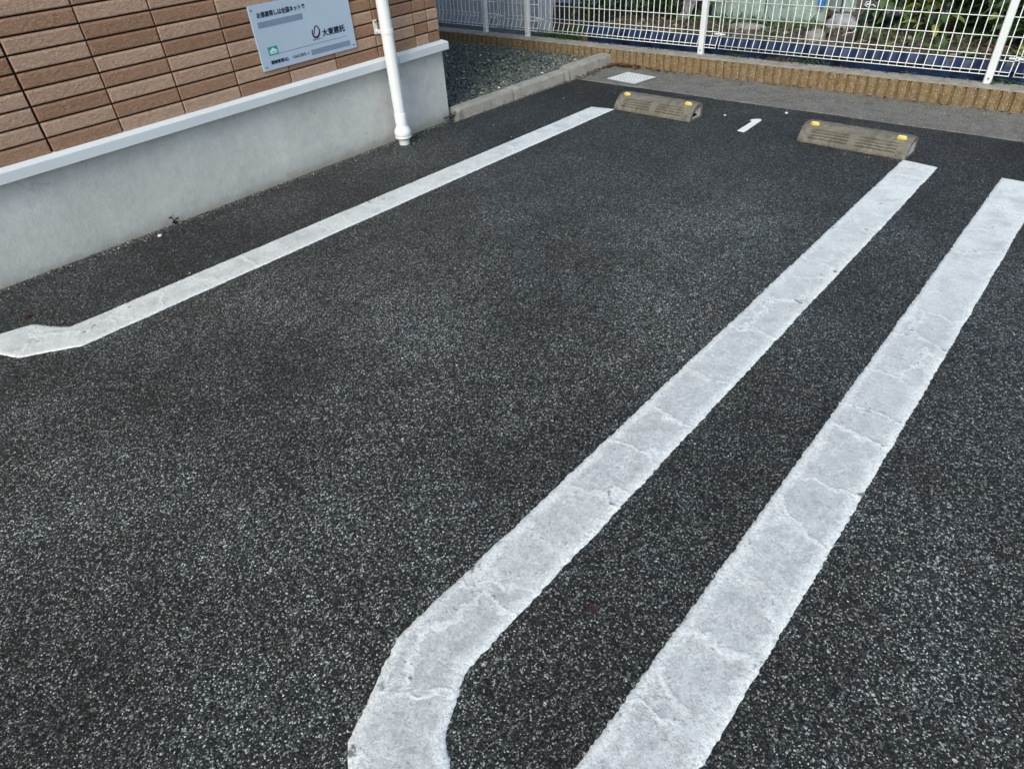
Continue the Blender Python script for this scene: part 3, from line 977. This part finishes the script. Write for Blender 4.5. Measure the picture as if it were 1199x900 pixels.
# ------------------------------------------------------------------ wheel stops
def wheel_stop(loc, rz, label, seed):
    root = empty("wheel_stop", loc, (0, 0, rz))
    tag(root, label, "wheel stop", "concrete wheel stops at the head of the bays")
    Lh = 0.3365
    arc = [(0.0, -0.01), (0.0, 0.012), (0.012, 0.036), (0.040, 0.066), (0.066, 0.086), (0.085, 0.098), (0.104, 0.104), (0.130, 0.105), (0.158, 0.103), (0.176, 0.094), (0.184, 0.078), (0.186, 0.03), (0.186, -0.01)]
    # resample the profile finely
    A = [Vector(p) for p in arc]
    prof = []
    for a, c in zip(A[:-1], A[1:]):
        n = max(1, int((c - a).length / 0.004))
        prof += [a + (c - a) * (i / n) for i in range(n)]
    prof.append(A[-1])
    nx = 120
    P = []
    for i in range(nx + 1):
        x = -Lh + 2 * Lh * i / nx
        end = min(1, (Lh - abs(x)) / 0.02)
        row = []
        for p in prof:
            y, z = p.x, p.y
            # four shallow grooves in each half of the sloping front
            s_ = (z - 0.028) / 0.058
            ing = (0.02 < abs(x) < 0.275) and 0 < s_ < 1 and y < 0.08
            d = 0.0
            if ing:
                fade = min(1, (abs(x) - 0.02) / 0.012, (0.275 - abs(x)) / 0.012)
                d = 0.0125 * max(0, math.sin(s_ * 4 * 2 * math.pi)) ** 0.6 * fade
            n1 = 0.0022 * noise.noise((x * 30 + seed, y * 30, z * 30)) + 0.0014 * noise.noise((x * 90 + seed, y * 90, z * 90))
            if z < 0: n1 = 0; d = 0
            k = 1 - 0.06 * (1 - end) ** 2
            row.append((x, 0.093 + (y - 0.093) * k + d * 0.6 + n1, z * k - d * 0.8 + n1))
        P.append(row)
    b = MB()
    b.grid(P)
    body = b.build("body", STOPC, root, smooth=False)
    # ends: rim, then a recessed pocket
    for sgn, row in ((-1, P[0]), (1, P[-1])):
        b = MB()
        c = Vector((row[0][0], 0.1, 0.05))
        def ringof(k, dx, kz=None):
            return [(p[0] - sgn * dx, c.y + (p[1] - c.y) * k, 0.048 + (p[2] - 0.048) * (kz or k)) for p in row]
        r0, r1, r2, r3 = ringof(1, 0), ringof(0.62, 0.001), ringof(0.56, 0.018), ringof(0.3, 0.03)
        b.grid([r0, r1])
        b.mat = 1
        b.grid([r1, r2, r3])
        b.add(r3, [tuple(range(len(r3)))])
        b.mat = 0
        b.add([r0[0], r0[-1], r1[-1], r1[0]], [(0, 1, 2, 3)])
        b.mat = 1
        b.add([r1[0], r1[-1], r2[-1], r2[0]], [(0, 1, 2, 3)])
        b.build("end_face", [STOPC, STOPR], root)
    # amber reflectors at both shoulders
    for xc in (-0.268, 0.268):
        b = MB()
        nseg = 20
        rings = []
        for k, h in ((1.0, 0.0), (1.0, 0.004), (0.9, 0.008), (0.62, 0.0100), (0.0, 0.0108)):
            rings.append([(xc + 0.030 * k * math.copysign(abs(math.cos(a)) ** 0.7, math.cos(a)), 0.0145 * k * math.copysign(abs(math.sin(a)) ** 0.7, math.sin(a)), h) for a in [2 * math.pi * q / nseg for q in range(nseg + 1)]])
        sl = Matrix.Translation((0, 0.086, 0.0965)) @ Matrix.Rotation(rad(24), 4, 'X')
        rings = [[tuple(sl @ Vector(p)) for p in rg] for rg in rings]
        b.grid(rings)
        rf = b.build("reflector", AMBER, root, smooth=True)
        b = MB()
        b.grid([[tuple(sl @ Vector((xc + xx, yy, 0.0110 + 0.0006 * (1 - abs(xx) / 0.03)))) for xx in np.linspace(-0.022, 0.022, 7)] for yy in (-0.001, 0.005, 0.011)])
        b.build("lens", PALEL, rf)
    return root


wheel_stop((-2.695, 4.598, 0), rad(-1.6), "concrete wheel stop nearest the steel drain cover, at the end of the straight bay line", 3)
wheel_stop((-1.226, 4.560, 0), rad(-2.2), "concrete wheel stop right of the numeral, its corner touching the hairpin line", 40)

# ------------------------------------------------------------------ steel cover in the gutter
MC = empty("drain_cover", (-3.417, 5.462, 0.008), (0, 0, rad(-8)))
tag(MC, "square pale chequered steel drain cover set in the gutter", "cover")
b = MB(); b.box((-0.166, -0.150, -0.02), (0.166, 0.150, 0.004)); soften(b.build("plate", PLATE, MC), 0.002)
b = MB()
for i in range(15):
    for j in range(14):
        a = rad(45 if (i + j) % 2 else -45)
        Mx = Matrix.Translation((-0.150 + 0.0214 * i, -0.134 + 0.0206 * j, 0.004)) @ Matrix.Rotation(a, 4, 'Z')
        b.box((-0.0088, -0.0042, 0), (0.0088, 0.0042, 0.0022), Mx)
b.build("tread_pattern", TREAD, MC)
b = MB()
for x0, y0, x1, y1 in ((-0.178, -0.162, 0.178, -0.152), (-0.178, 0.152, 0.178, 0.162), (-0.178, -0.152, -0.168, 0.152), (0.168, -0.152, 0.178, 0.152)):
    b.box((x0, y0, -0.02), (x1, y1, 0.001))
b.build("frame", BOLT, MC)

# ------------------------------------------------------------------ loose stones (uncountable)
ICO_V, ICO_F = None, None
bmx = bmesh.new(); bmesh.ops.create_icosphere(bmx, subdivisions=1, radius=1.0)
ICO_V = np.array([v.co[:] for v in bmx.verts]); ICO_F = np.array([[v.index for v in f.verts] for f in bmx.faces]); bmx.free()


def stones(name, pos, size, mat, tint, flat=0.7, label=None, cat=None):
    n = len(pos)
    nv, nf = len(ICO_V), len(ICO_F)
    V = np.repeat(ICO_V[None], n, 0) * (1 + rng.uniform(-0.32, 0.32, (n, nv, 1)))
    V = V * np.stack([rng.uniform(0.7, 1.3, n), rng.uniform(0.6, 1.0, n), rng.uniform(0.5, 1.0, n) * flat], 1)[:, None, :]
    q = rng.normal(size=(n, 3)) * np.array([0.35, 0.35, 0]) + np.stack([np.zeros(n), np.zeros(n), rng.uniform(0, 6.28, n)], 1)
    for ax, (i, j) in zip((0, 1, 2), ((1, 2), (0, 2), (0, 1))):
        c, s_ = np.cos(q[:, ax])[:, None], np.sin(q[:, ax])[:, None]
        a_, b_ = V[:, :, i].copy(), V[:, :, j].copy()
        V[:, :, i] = c * a_ - s_ * b_
        V[:, :, j] = s_ * a_ + c * b_
    V = V * size[:, None, None] + pos[:, None, :]
    F = (ICO_F[None] + (np.arange(n) * nv)[:, None, None]).reshape(-1, 3)
    me = bpy.data.meshes.new(name)
    me.vertices.add(n * nv)
    me.vertices.foreach_set("co", V.reshape(-1))
    me.loops.add(len(F) * 3)
    me.loops.foreach_set("vertex_index", F.reshape(-1).astype(np.int32))
    me.polygons.add(len(F))
    me.polygons.foreach_set("loop_start", np.arange(0, len(F) * 3, 3, dtype=np.int32))
    me.polygons.foreach_set("loop_total", np.full(len(F), 3, dtype=np.int32))
    at = me.attributes.new("tint", 'FLOAT', 'FACE')
    at.data.foreach_set("value", np.repeat(tint, nf).astype(np.float32))
    me.materials.append(mat)
    me.update(calc_edges=True)
    me.validate()
    o = bpy.data.objects.new(name, me)
    COL.objects.link(o)
    tag(o, label, cat, kind='stuff')
    return o


# gravel between building, kerb and block wall
N = 24000
gx = -4.03 - rng.random(N) ** 1.25 * 5.2
gy = 3.74 + rng.random(N) * 2.08
gxz = 0.050 + 0.010 * rng.random(N)
keep = gx < -4.035 - 0.01 + np.where(gy > 5.2, 0.02, 0.0)
gp = np.stack([gx, gy, gxz], 1)[keep]
tn = np.clip(rng.beta(1.8, 2.6, len(gp)), 0, 0.985)
tn[rng.random(len(gp)) < 0.012] = 1.0
stones("gravel", gp, rng.uniform(0.0075, 0.0155, len(gp)), GRAVEL, tn, 0.8, "dark crushed stone gravel covering the bed beside the building", "gravel")

# grit: along the wall foot, gutter, and thinly over the asphalt
pts, sz, tt = [], [], []
for _ in range(2600):                     # foot of the wall
    y = R.uniform(-0.8, 3.74); o_ = abs(R.gauss(0, 0.03))
    pts.append((-3.912 - 0.018 * y + 0.002 + o_, y, 0.001)); sz.append(R.uniform(0.0025, 0.0075)); tt.append(R.betavariate(1.5, 2.4))
for _ in range(900):                      # margin between the wall and the first line
    y = R.uniform(0, 5.2); pts.append((R.uniform(-3.9, -3.25), y, 0.001)); sz.append(R.uniform(0.002, 0.0055)); tt.append(R.betavariate(1.5, 2.0))
for _ in range(500):                      # bays
    pts.append((R.uniform(-3.2, 0.6), R.uniform(0.2, 5.1), 0.0012)); sz.append(R.uniform(0.0016, 0.0045)); tt.append(R.betavariate(2.6, 1.6))
for _ in range(700):                      # gutter and block wall foot
    pts.append((R.uniform(-3.85, 2), 5.83 - abs(R.gauss(0, 0.12)), 0.007)); sz.append(R.uniform(0.002, 0.006)); tt.append(R.betavariate(1.5, 2.2))
for _ in range(260):                      # kerb foot
    pts.append((-3.90 + abs(R.gauss(0, 0.02)), R.uniform(3.76, 5.2), 0.002)); sz.append(R.uniform(0.002, 0.006)); tt.append(R.betavariate(1.5, 3))
for _ in range(500):                      # fence side of the wall cap
    pts.append((R.uniform(-5, 1.5), 5.97 + abs(R.gauss(0, 0.03)), 0.145)); sz.append(R.uniform(0.003, 0.009)); tt.append(R.betavariate(1.5, 3))
stones("grit", np.array(pts), np.array(sz), GRIT, np.array(tt), 0.7, "loose grit strewn over the asphalt and the foot of the wall", "grit")

# a few pale stones one can point at
def pebble(loc, r, label, seed):
    bm = bmesh.new(); bmesh.ops.create_icosphere(bm, subdivisions=2, radius=r)
    for v in bm.verts:
        v.co *= 1 + 0.22 * noise.noise(v.co / r * 1.1 + Vector((seed, 0, 0)))
        v.co.z *= 0.6
    me = bpy.data.meshes.new("pebble"); bm.to_mesh(me); bm.free()
    at = me.attributes.new("tint", 'FLOAT', 'FACE'); at.data.foreach_set("value", [0.98] * len(me.polygons))
    me.materials.append(GRIT)
    o = bpy.data.objects.new("pebble", me); o.location = (*loc, r * 0.45); COL.objects.link(o)
    tag(o, label, "pebble", "pale pebbles lying on the asphalt")


pebble((-3.838, 1.284), 0.014, "white pebble lying by the wall foot next to the withered black sprig", 1)
pebble((-2.215, 4.86), 0.009, "white chip on the asphalt behind the right end of the first wheel stop", 4)
pebble((-1.86, 5.12), 0.012, "elongated white chip at the gutter edge beyond the numeral", 7)

# ------------------------------------------------------------------ leaves and plants
def leaf(b, base, direc, upv, length, width, bend=0.5, seg=4, notch=0.0):
    d = Vector(direc).normalized()
    s_ = d.cross(Vector(upv)).normalized()
    if s_.length < 0.1: s_ = d.orthogonal()
    u = s_.cross(d)
    P = []
    for i in range(seg + 1):
        t = i / seg
        w = width * (math.sin(math.pi * min(1, 0.08 + 0.92 * t) ** 0.8) * 0.5 + 0.02)
        c = Vector(base) + d * (length * t) - u * (bend * length * t * t)
        P.append([c - s_ * w + u * w * 0.35, c, c + s_ * w + u * w * 0.35])
    b.grid(P)


def crown(b, n, c, rad3, l0, l1, wr, seed, yellow=0.06, upbias=0.35):
    r = random.Random(seed)
    clumps = [Vector((r.gauss(0, 0.55), r.gauss(0, 0.55), r.gauss(0.05, 0.5))) for _ in range(9)]
    for _ in range(n):
        k = r.choice(clumps)
        p = k + Vector((r.gauss(0, 0.28), r.gauss(0, 0.28), r.gauss(0, 0.28)))
        if p.length > 1.15: p *= 1.0 / p.length
        pos = Vector((c[0] + p.x * rad3[0], c[1] + p.y * rad3[1], max(c[2] - rad3[2] * 0.95, c[2] + p.z * rad3[2])))
        d = Vector((p.x + r.gauss(0, 0.6), p.y + r.gauss(0, 0.6), p.z * 0.4 + r.gauss(upbias, 0.5)))
        b.tint = 1.0 if r.random() < yellow else min(0.85, max(0.0, r.gauss(0.40, 0.25)))
        L = r.uniform(l0, l1)
        leaf(b, pos, d, (r.gauss(0, 0.3), r.gauss(0, 0.3), 1), L, L * wr, r.uniform(0.1, 0.7))


def shrub(name, cat, loc, rad3, n, l0, l1, wr, mat, label, seed, yellow=0.06, group=None):
    root = empty(name, loc)
    tag(root, label, cat, group)
    b = MB()
    crown(b, n, (0, 0, rad3[2] * 0.95), rad3, l0, l1, wr, seed, yellow)
    b.build("foliage", mat, root, smooth=True)
    b = MB()
    r = random.Random(seed + 1)
    for k in range(7):
        a = r.uniform(0, 6.28)
        q = Vector((math.cos(a) * rad3[0] * 0.6, math.sin(a) * rad3[1] * 0.6, rad3[2] * r.uniform(0.9, 1.5)))
        b.tube([(0, 0, -0.03), q * 0.5 + Vector((0, 0, 0.03)), q], [0.009, 0.006, 0.003], 6)
    b.build("stem", STEM, root, smooth=True)
    return root


GB = 0.225
G1 = "dark leafy shrubs behind the fence"
shrub("leafy_shrub", "shrub", (-5.05, 7.15, 0.07), (0.42, 0.40, 0.42), 950, 0.05, 0.10, 0.5, LEAF1, "dark shrub just right of the pale vinyl tunnel, overhanging the green moss", 21, 0.03, G1)
shrub("leafy_shrub", "shrub", (-4.35, 7.0, 0.2), (0.42, 0.38, 0.36), 950, 0.045, 0.10, 0.5, LEAF1, "dark shrub behind the left end of the blue edging", 22, 0.05, G1)
shrub("leafy_shrub", "shrub", (-3.75, 7.12, GB), (0.34, 0.34, 0.34), 800, 0.05, 0.11, 0.55, LEAF1, "dark shrub touching the pale hanging cloth, left of the middle fence post", 23, 0.08, G1)
shrub("leafy_shrub", "shrub", (-5.2, 8.3, 0.07), (0.7, 0.5, 0.55), 1200, 0.06, 0.12, 0.5, LEAF1, "large shadowy shrub farthest back beside the vinyl tunnel", 24, 0.02, G1)
shrub("leafy_shrub", "shrub", (-4.1, 8.2, 0.2), (0.7, 0.5, 0.55), 1200, 0.06, 0.12, 0.5, LEAF1, "large shadowy shrub at the back behind the blue edging", 25, 0.02, G1)
G2 = "broad-leaved vegetables behind the right half of the fence"
for i, (x, y, r, n, lb, ye) in enumerate((
        (-1.74, 7.35, 0.32, 260, "dark vegetable clump beside the green stake, leftmost in the bed", 0.02),
        (-1.38, 7.08, 0.29, 240, "vegetable plant with a few yellow leaves behind the middle of the right fence panel", 0.13),
        (-0.96, 6.95, 0.29, 240, "green vegetable plant just left of the right fence post", 0.04),
        (-0.52, 6.88, 0.29, 240, "yellowing vegetable plant just right of the right fence post", 0.22),
        (-1.15, 7.95, 0.36, 320, "vegetable plant in the second row, behind the yellow-leaved one", 0.05),
        (-0.5, 7.9, 0.36, 320, "rear vegetable plant nearest the right edge", 0.08))):
    shrub("vegetable_plant", "vegetable plant", (x, y, GB), (r, r, r * 0.8), n, 0.09, 0.17, 0.5, LEAF2, lb, 50 + i, ye, G2)

# moss and grass below the left shrubs
b = MB()
r = random.Random(5)
for _ in range(2600):
    x = r.uniform(-5.15, -4.32); y = r.uniform(6.05, 6.75)
    b.tint = min(0.8, max(0, r.gauss(0.3, 0.2)))
    leaf(b, (x, y, 0.07), (r.gauss(0, 0.6), r.gauss(0, 0.6), 1), (r.gauss(0, 1), r.gauss(0, 1), 0.1), r.uniform(0.03, 0.085), 0.008, r.uniform(0, 0.5), 3)
tag(b.build("ground_moss", LEAF3, smooth=True), "dark green moss and grass behind the wall under the left shrubs", "grass", kind='stuff')

# straw, dead leaves and seedlings on the soil bed
b = MB()
for _ in range(4200):
    x = r.uniform(-4.3, 1.2); y = 6.16 + r.random() ** 1.2 * 1.5
    z = GB + 0.012 + 0.022 * noise.noise((x * 7, y * 7, 0))
    b.tint = min(1.0, max(0, r.gauss(0.42, 0.3)))
    a = r.uniform(0, 6.28)
    leaf(b, (x, y, z), (math.cos(a), math.sin(a), abs(r.gauss(0.1, 0.35))), (r.gauss(0, 0.5), r.gauss(0, 0.5), 1), r.uniform(0.03, 0.11), r.choice((0.006, 0.009, 0.03)), r.uniform(-0.1, 0.3), 3)
tag(b.build("straw_litter", STRAW, smooth=True), "brown straw and dead leaves littering the soil bed behind the fence", "litter", kind='stuff')

b = MB()
for _ in range(2300):
    x = r.uniform(-2.0, 1.2); y = 6.35 + r.random() ** 0.6 * 1.0
    if noise.noise((x * 2.2, y * 2.2, 8)) < -0.05 and r.random() < 0.8: continue
    if r.random() < 0.42: x, y = r.uniform(-3.75, -2.3), r.uniform(6.82, 7.02)
    b.tint = min(0.95, max(0, r.gauss(0.4, 0.25)))
    big_ = r.random() < 0.25
    leaf(b, (x, y, GB), (r.gauss(0, 0.7), r.gauss(0, 0.7), 0.8), (r.gauss(0, 1), r.gauss(0, 1), 0.3), r.uniform(0.04, 0.12), 0.032 if big_ else 0.007, r.uniform(0, 0.6), 3)
tag(b.build("weed_cover", LEAF2, smooth=True), "low green weeds and grass along the vegetables and the foot of the grey-green film", "weeds", kind='stuff')

G3 = "small seedlings on the soil bed"
for i, (x, y, s_, lb) in enumerate(((-2.62, 6.45, 0.10, "bright green seedling in front of the grey-green film"), (-1.28, 6.42, 0.09, "seedling in the brown soil left of the right post"),
                              (-1.02, 6.3, 0.08, "pale seedling close to the right fence post, above the blue edging"), (-0.70, 6.35, 0.10, "yellow-green seedling just right of the right post"),
                              (-3.15, 6.5, 0.09, "low seedling left of the middle post, above the blue edging"), (-1.62, 6.35, 0.08, "tiny seedling near the foot of the green stake"))):
    root = empty("seedling", (x, y, GB)); tag(root, lb, "seedling", G3)
    b = MB()
    for k in range(18):
        a = r.uniform(0, 6.28); b.tint = r.uniform(0.4, 0.95)
        leaf(b, (r.gauss(0, s_ * 0.3), r.gauss(0, s_ * 0.3), 0.01), (math.cos(a), math.sin(a), r.uniform(0.3, 1.6)), (0, 0, 1), r.uniform(0.5, 1.1) * s_, s_ * 0.4, 0.5)
    b.build("foliage", LEAF2, root, smooth=True)

# weeds on the wall cap
G4 = "weeds growing on the cap of the block wall"
for i, (x, y, s_, n, lb, mt) in enumerate(((-2.72, 6.03, 0.06, 40, "small pale weed on the wall cap just right of the middle post", LEAF3), (-2.30, 6.03, 0.055, 90, "longest dry grass tuft on the wall cap right of the middle post", STRAW),
                               (-2.1, 6.04, 0.06, 60, "green grass tuft at the right of the dry one on the wall cap", LEAF3), (-1.33, 6.03, 0.04, 16, "tiny green weed on the wall cap left of the right post", LEAF2),
                               (-0.70, 6.03, 0.055, 26, "leafy green weed at the foot of the right post", LEAF2))):
    root = empty("weed", (x, y, 0.142)); tag(root, lb, "weed", G4)
    b = MB()
    for k in range(n):
        a = r.uniform(0, 6.28); b.tint = r.uniform(0.2, 0.95)
        leaf(b, (r.gauss(0, s_ * 1.1), r.gauss(0, s_ * 0.3), 0.0), (math.cos(a), math.sin(a) * 0.5, r.uniform(0.2, 1.2)), (0, 0, 1), r.uniform(0.5, 1.2) * s_, s_ * (0.35 if mt == LEAF2 else 0.12), 0.5, 3)
    b.build("foliage", mt, root, smooth=True)

# withered black sprig at the wall
root = empty("withered_sprig", (-3.930, 1.418, 0.0)); tag(root, "withered black sprig sticking out at the foot of the foundation", "weed")
b = MB()
b.tube([(0, 0, -0.01), (0.004, 0.003, 0.02), (0.002, -0.004, 0.045), (0.006, 0.012, 0.062)], [0.003, 0.0028, 0.0022, 0.0012], 6)
b.tube([(0.004, 0.003, 0.02), (0.008, 0.018, 0.030), (0.006, 0.024, 0.036)], [0.0026, 0.002, 0.001], 6)
b.build("stem", TWIG, root)
b = MB()
for p, d, l in (((0.002, -0.004, 0.045), (0.1, -1, 0.1), 0.018), ((0.004, 0.003, 0.02), (0.3, -0.9, -0.3), 0.022), ((0.004, 0.003, 0.012), (0.4, 0.8, 0.1), 0.02), ((0.008, 0.018, 0.03), (0.2, 1, 0.2), 0.014), ((0.004, 0.0, 0.008), (0.5, -0.2, 0.4), 0.018)):
    leaf(b, p, d, (1, 0, 0.3), l, 0.010, 0.3)
b.build("leaf", TWIG, root)

# dry leaves: heap in the gutter corner, and single ones
b = MB()
for _ in range(150):
    t = abs(r.gauss(0, 0.33))
    if r.random() < 0.6: x, y = -3.85 + t * 0.9, 5.815 - abs(r.gauss(0, 0.035))
    else: x, y = -3.85 + abs(r.gauss(0, 0.03)), 5.82 - t
    b.tint = r.uniform(0, 0.8)
    a = r.uniform(0, 6.28)
    leaf(b, (x, max(y, 5.25), 0.012 + r.random() * 0.014), (math.cos(a), math.sin(a), r.gauss(0.1, 0.3)), (0, 0, 1), r.uniform(0.015, 0.045), 0.022, r.uniform(-0.4, 0.6))
for _ in range(130):
    x = r.uniform(-3.8, 1.0); b.tint = r.uniform(0, 0.7); a = r.uniform(0, 6.28)
    leaf(b, (x, 5.82 - abs(r.gauss(0, 0.018)), 0.012), (math.cos(a), math.sin(a) * 0.4, r.gauss(0.1, 0.3)), (0, 0, 1), r.uniform(0.010, 0.03), 0.014, r.uniform(-0.4, 0.6))
tag(b.build("leaf_litter", DRY, smooth=True), "brown dead leaves drifted into the gutter corner and along the block wall", "leaf litter", kind='stuff')


def dry_leaf(loc, s_, label, seed, flatten=0.1):
    b = MB()
    rr = random.Random(seed)
    for k in range(4):
        b.tint = rr.uniform(0.0, 0.12)
        a = rr.uniform(0, 6.28)
        leaf(b, (rr.gauss(0, s_ * 0.15), rr.gauss(0, s_ * 0.15), 0.003), (math.cos(a), math.sin(a), flatten), (0, 0, 1), s_, s_ * 0.6, rr.uniform(-0.2, 0.4))
    o = b.build("dead_leaf", DRY, smooth=True)
    o.location = (*loc, 0.002)
    tag(o, label, "dead leaf", "single dead leaves on the asphalt")


dry_leaf((-0.559, 0.839), 0.020, "crumpled dark brown leaf between the two bands of the hairpin line", 1)
dry_leaf((-3.50, 0.475), 0.032, "dark brown leaf crumbs beside the hooked end of the left line", 2)
dry_leaf((0.19, 1.648), 0.012, "tiny reddish leaf crumb on the asphalt right of the hairpin line", 3)
dry_leaf((-1.92, 2.60), 0.022, "thin brown leaf in the middle of the parking bay", 4)

# ------------------------------------------------------------------ things in the field
# blue plastic edging
b = MB()
P = []
for x in np.arange(-4.38, 3.0, 0.012):
    ph = x + 0.05 * noise.noise((x * 2.3, 9, 0))
    wv = (0.006 + 0.010 * (0.5 + 0.5 * noise.noise((x * 1.7, 5, 0)))) * (abs(math.sin(ph * math.pi / 0.125)) - 0.5) + 0.014 * noise.noise((x * 2, 0, 0))
    top = 0.262 + 0.008 * noise.noise((x * 2.5, 3, 0))
    P.append([(x, 6.15 + wv * 0.3, 0.02), (x, 6.145 + wv * 0.5, 0.12), (x, 6.145 + wv * 0.5, 0.16), (x, 6.135 + wv, top - 0.066), (x, 6.082 + wv, top - 0.058), (x, 6.118 + wv, top - 0.006), (x, 6.126 + wv, top), (x, 6.14 + wv * 0.5, top - 0.002), (x, 6.18, 0.1)])
b.grid(P)
tag(b.build("garden_edging", BLUE, smooth=False), "dark blue corrugated plastic edging holding the soil bed behind the fence", "edging")

# vinyl tunnel on the left
VT = empty("vinyl_tunnel", (0, 0, 0)); tag(VT, "pale blue vinyl growing tunnel with pipe hoops behind the left end of the fence", "greenhouse")


def arch(t):      # cross section of the tunnel, y offset and height
    a = math.pi * t
    return (6.42 + 0.95 * (1 - math.cos(a)), 0.075 + 1.35 * math.sin(a) ** 0.62)


b = MB()
P = []
for x in np.arange(-10.5, -5.02, 0.05):
    row = []
    for k in range(49):
        y, z = arch(k / 48)
        wv = 0.014 * noise.noise((x * 3.2, z * 1.5, 0)) + 0.008 * noise.noise((x * 9 + z * 5, z * 3, 3))
        row.append((x + 0.06 * max(0, z) * (1 if x > -5.2 else 0), y + wv - 0.012 * abs(math.sin(x * math.pi / 0.6)), z))
    P.append(row)
b.grid(P)
b.build("vinyl_sheet", VINYL, VT, smooth=True)
for xh in np.arange(-10.2, -5.0, 0.6):
    b = MB()
    b.tube([(xh, arch(k / 24)[0] - 0.02 * math.cos(math.pi * k / 24), arch(k / 24)[1] + 0.01) for k in range(25)], 0.011, 8)
    b.build("hoop", POST, VT, smooth=True)
b = MB()
for xh in np.arange(-9.0, -5.3, 0.75):
    b.tube([(xh, 6.405, 0.10), (xh + 0.28, 6.402, 0.42), (xh + 0.5, 6.45, 0.8)], 0.006, 6)
b.build("tie_cord", TAPE, VT, smooth=True)
b = MB()
b.grid([[(x, 6.36 + 0.02 * noise.noise((x * 4, z * 9, 0)) - 0.22 * (1 - (z - 0.06) / 0.07), z) for z in (0.06, 0.085, 0.11, 0.13)] for x in np.arange(-10.4, -5.0, 0.05)])
b.build("skirt", SKIRT, VT, smooth=True)

# grey-green film over a small frame
GF = empty("film_cover", (0, 0, 0)); tag(GF, "grey-green translucent film draped over a crop row behind the middle post", "plastic film")
b = MB()
P = []
for i, x in enumerate(np.arange(-3.50, -2.36, 0.025)):
    row = []
    for k in range(25):
        a = math.pi * k / 24
        z = GB + 0.005 + (0.035 * noise.noise((x * 7, 2, 0)) + 0.02 * noise.noise((x * 21, 2, 0))) * abs(math.cos(a)) + 0.62 * math.sin(a) ** 0.6
        y = 7.45 - 0.42 * math.cos(a) + 0.055 * noise.noise((x * 5, z * 4, 0)) + 0.03 * noise.noise((x * 13, z * 7, 4)) + 0.024 * math.sin(x * 38 + 3 * noise.noise((x * 3, z * 4, 2))) * math.sin(a)
        row.append((x + 0.03 * noise.noise((z * 5, x, 1)), y, z + 0.02 * noise.noise((x * 4, 0, 7)) * math.sin(a)))
    P.append(row)
b.grid(P)
b.build("film", NETM, GF, smooth=True)
for xh in (-3.4, -2.95, -2.5):
    b = MB()
    b.tube([(xh, 7.45 - 0.40 * math.cos(math.pi * k / 20), GB + 0.60 * math.sin(math.pi * k / 20) ** 0.6) for k in range(21)], 0.006, 6)
    b.build("hoop", STAKE, GF, smooth=True)
b = MB(); b.box((-2.44, 6.985, 0.405), (-2.385, 7.02, 0.56)); soften(b.build("blue_clip", BRIGHTBLUE, GF), 0.006)


def drape(name, path, width, mat, label, cat, seed):
    """a hanging strip of cloth following a path, folded"""
    b = MB()
    P = []
    for i, p in enumerate(path):
        row = []
        for k in range(13):
            t = k / 12 - 0.5
            row.append((p[0] + t * width, p[1] + 0.018 * math.sin(t * 19 + seed) + 0.012 * noise.noise((t * 6, i, seed)), p[2] + 0.006 * noise.noise((t * 5, i * 0.7, seed))))
        P.append(row)
    b.grid(P)
    o = b.build(name, mat, smooth=True)
    m = o.modifiers.new("thickness", 'SOLIDIFY'); m.thickness = 0.003
    tag(o, label, cat)


drape("hanging_cloth", [(-3.70 + 0.15 * t, 6.85 - 0.03 * t, 0.235 + 0.34 * t) for t in np.linspace(0, 1, 12)], 0.12, CLOTH, "pale grey cloth strip hanging beside the middle fence post among the shrubs", "cloth", 2)


def sack(loc, rx, ry, rz, label, seed, mat=SACK):
    bm = bmesh.new(); bmesh.ops.create_icosphere(bm, subdivisions=4, radius=1.0)
    for v in bm.verts:
        n1 = noise.noise(v.co * 1.6 + Vector((seed, 0, 0))) * 0.28 + noise.noise(v.co * 4.5 + Vector((0, seed, 0))) * 0.10
        v.co *= 1 + n1
        v.co = Vector((v.co.x * rx, v.co.y * ry, max(-0.6, v.co.z) * rz))
    me = bpy.data.meshes.new("crumpled_sack"); bm.to_mesh(me); bm.free()
    for p in me.polygons: p.use_smooth = True
    me.materials.append(mat)
    o = bpy.data.objects.new("crumpled_sack", me); o.location = loc; COL.objects.link(o)
    tag(o, label, "sack", "crumpled sacks left on the soil bed")


sack((-2.22, 6.42, GB + 0.03), 0.10, 0.09, 0.065, "grey-brown crumpled sack close behind the blue edging", 3)
sack((-2.20, 7.0, GB + 0.05), 0.13, 0.09, 0.075, "pale crumpled bag lying left of the green stake", 8, CLOTH)
sack((-2.95, 6.72, GB + 0.01), 0.19, 0.08, 0.045, "flattened brownish sack lying along the front of the grey-green film", 14)

# green stake with white tape
GS = empty("garden_stake", (-1.935, 6.6, 0.2)); tag(GS, "dark green garden stake with a knotted white tape", "stake")
b = MB(); b.tube([(0, 0, -0.02), (0.045, 0.0, 0.40), (0.10, 0, 0.95)], 0.009, 10); b.build("pole", STAKE, GS, smooth=True)
b = MB()
for q in range(5):
    b.tube([(0.035 + 0.02 * math.cos(a + q), -0.002 + 0.016 * math.sin(a + q), 0.285 + 0.012 * q * 0.6 + 0.006 * math.sin(2 * a)) for a in np.linspace(0, 5.5, 14)], 0.0035, 5)
b.tube([(0.05, -0.012, 0.29), (0.085, -0.02, 0.30), (0.11, -0.02, 0.285)], 0.004, 5)
b.build("tape", TAPE, GS, smooth=True)
b = MB()
b.tube([(-0.05, -0.04, 0.03), (-0.01, -0.03, 0.055), (0.03, -0.03, 0.06), (0.05, -0.03, 0.085)], 0.004, 5)
tag(b.build("white_tape_scrap", TAPE, smooth=True), "scrap of white tape on the soil at the foot of the green stake", "tape")
bpy.data.objects["white_tape_scrap"].location = (-1.97, 6.55, 0.24)
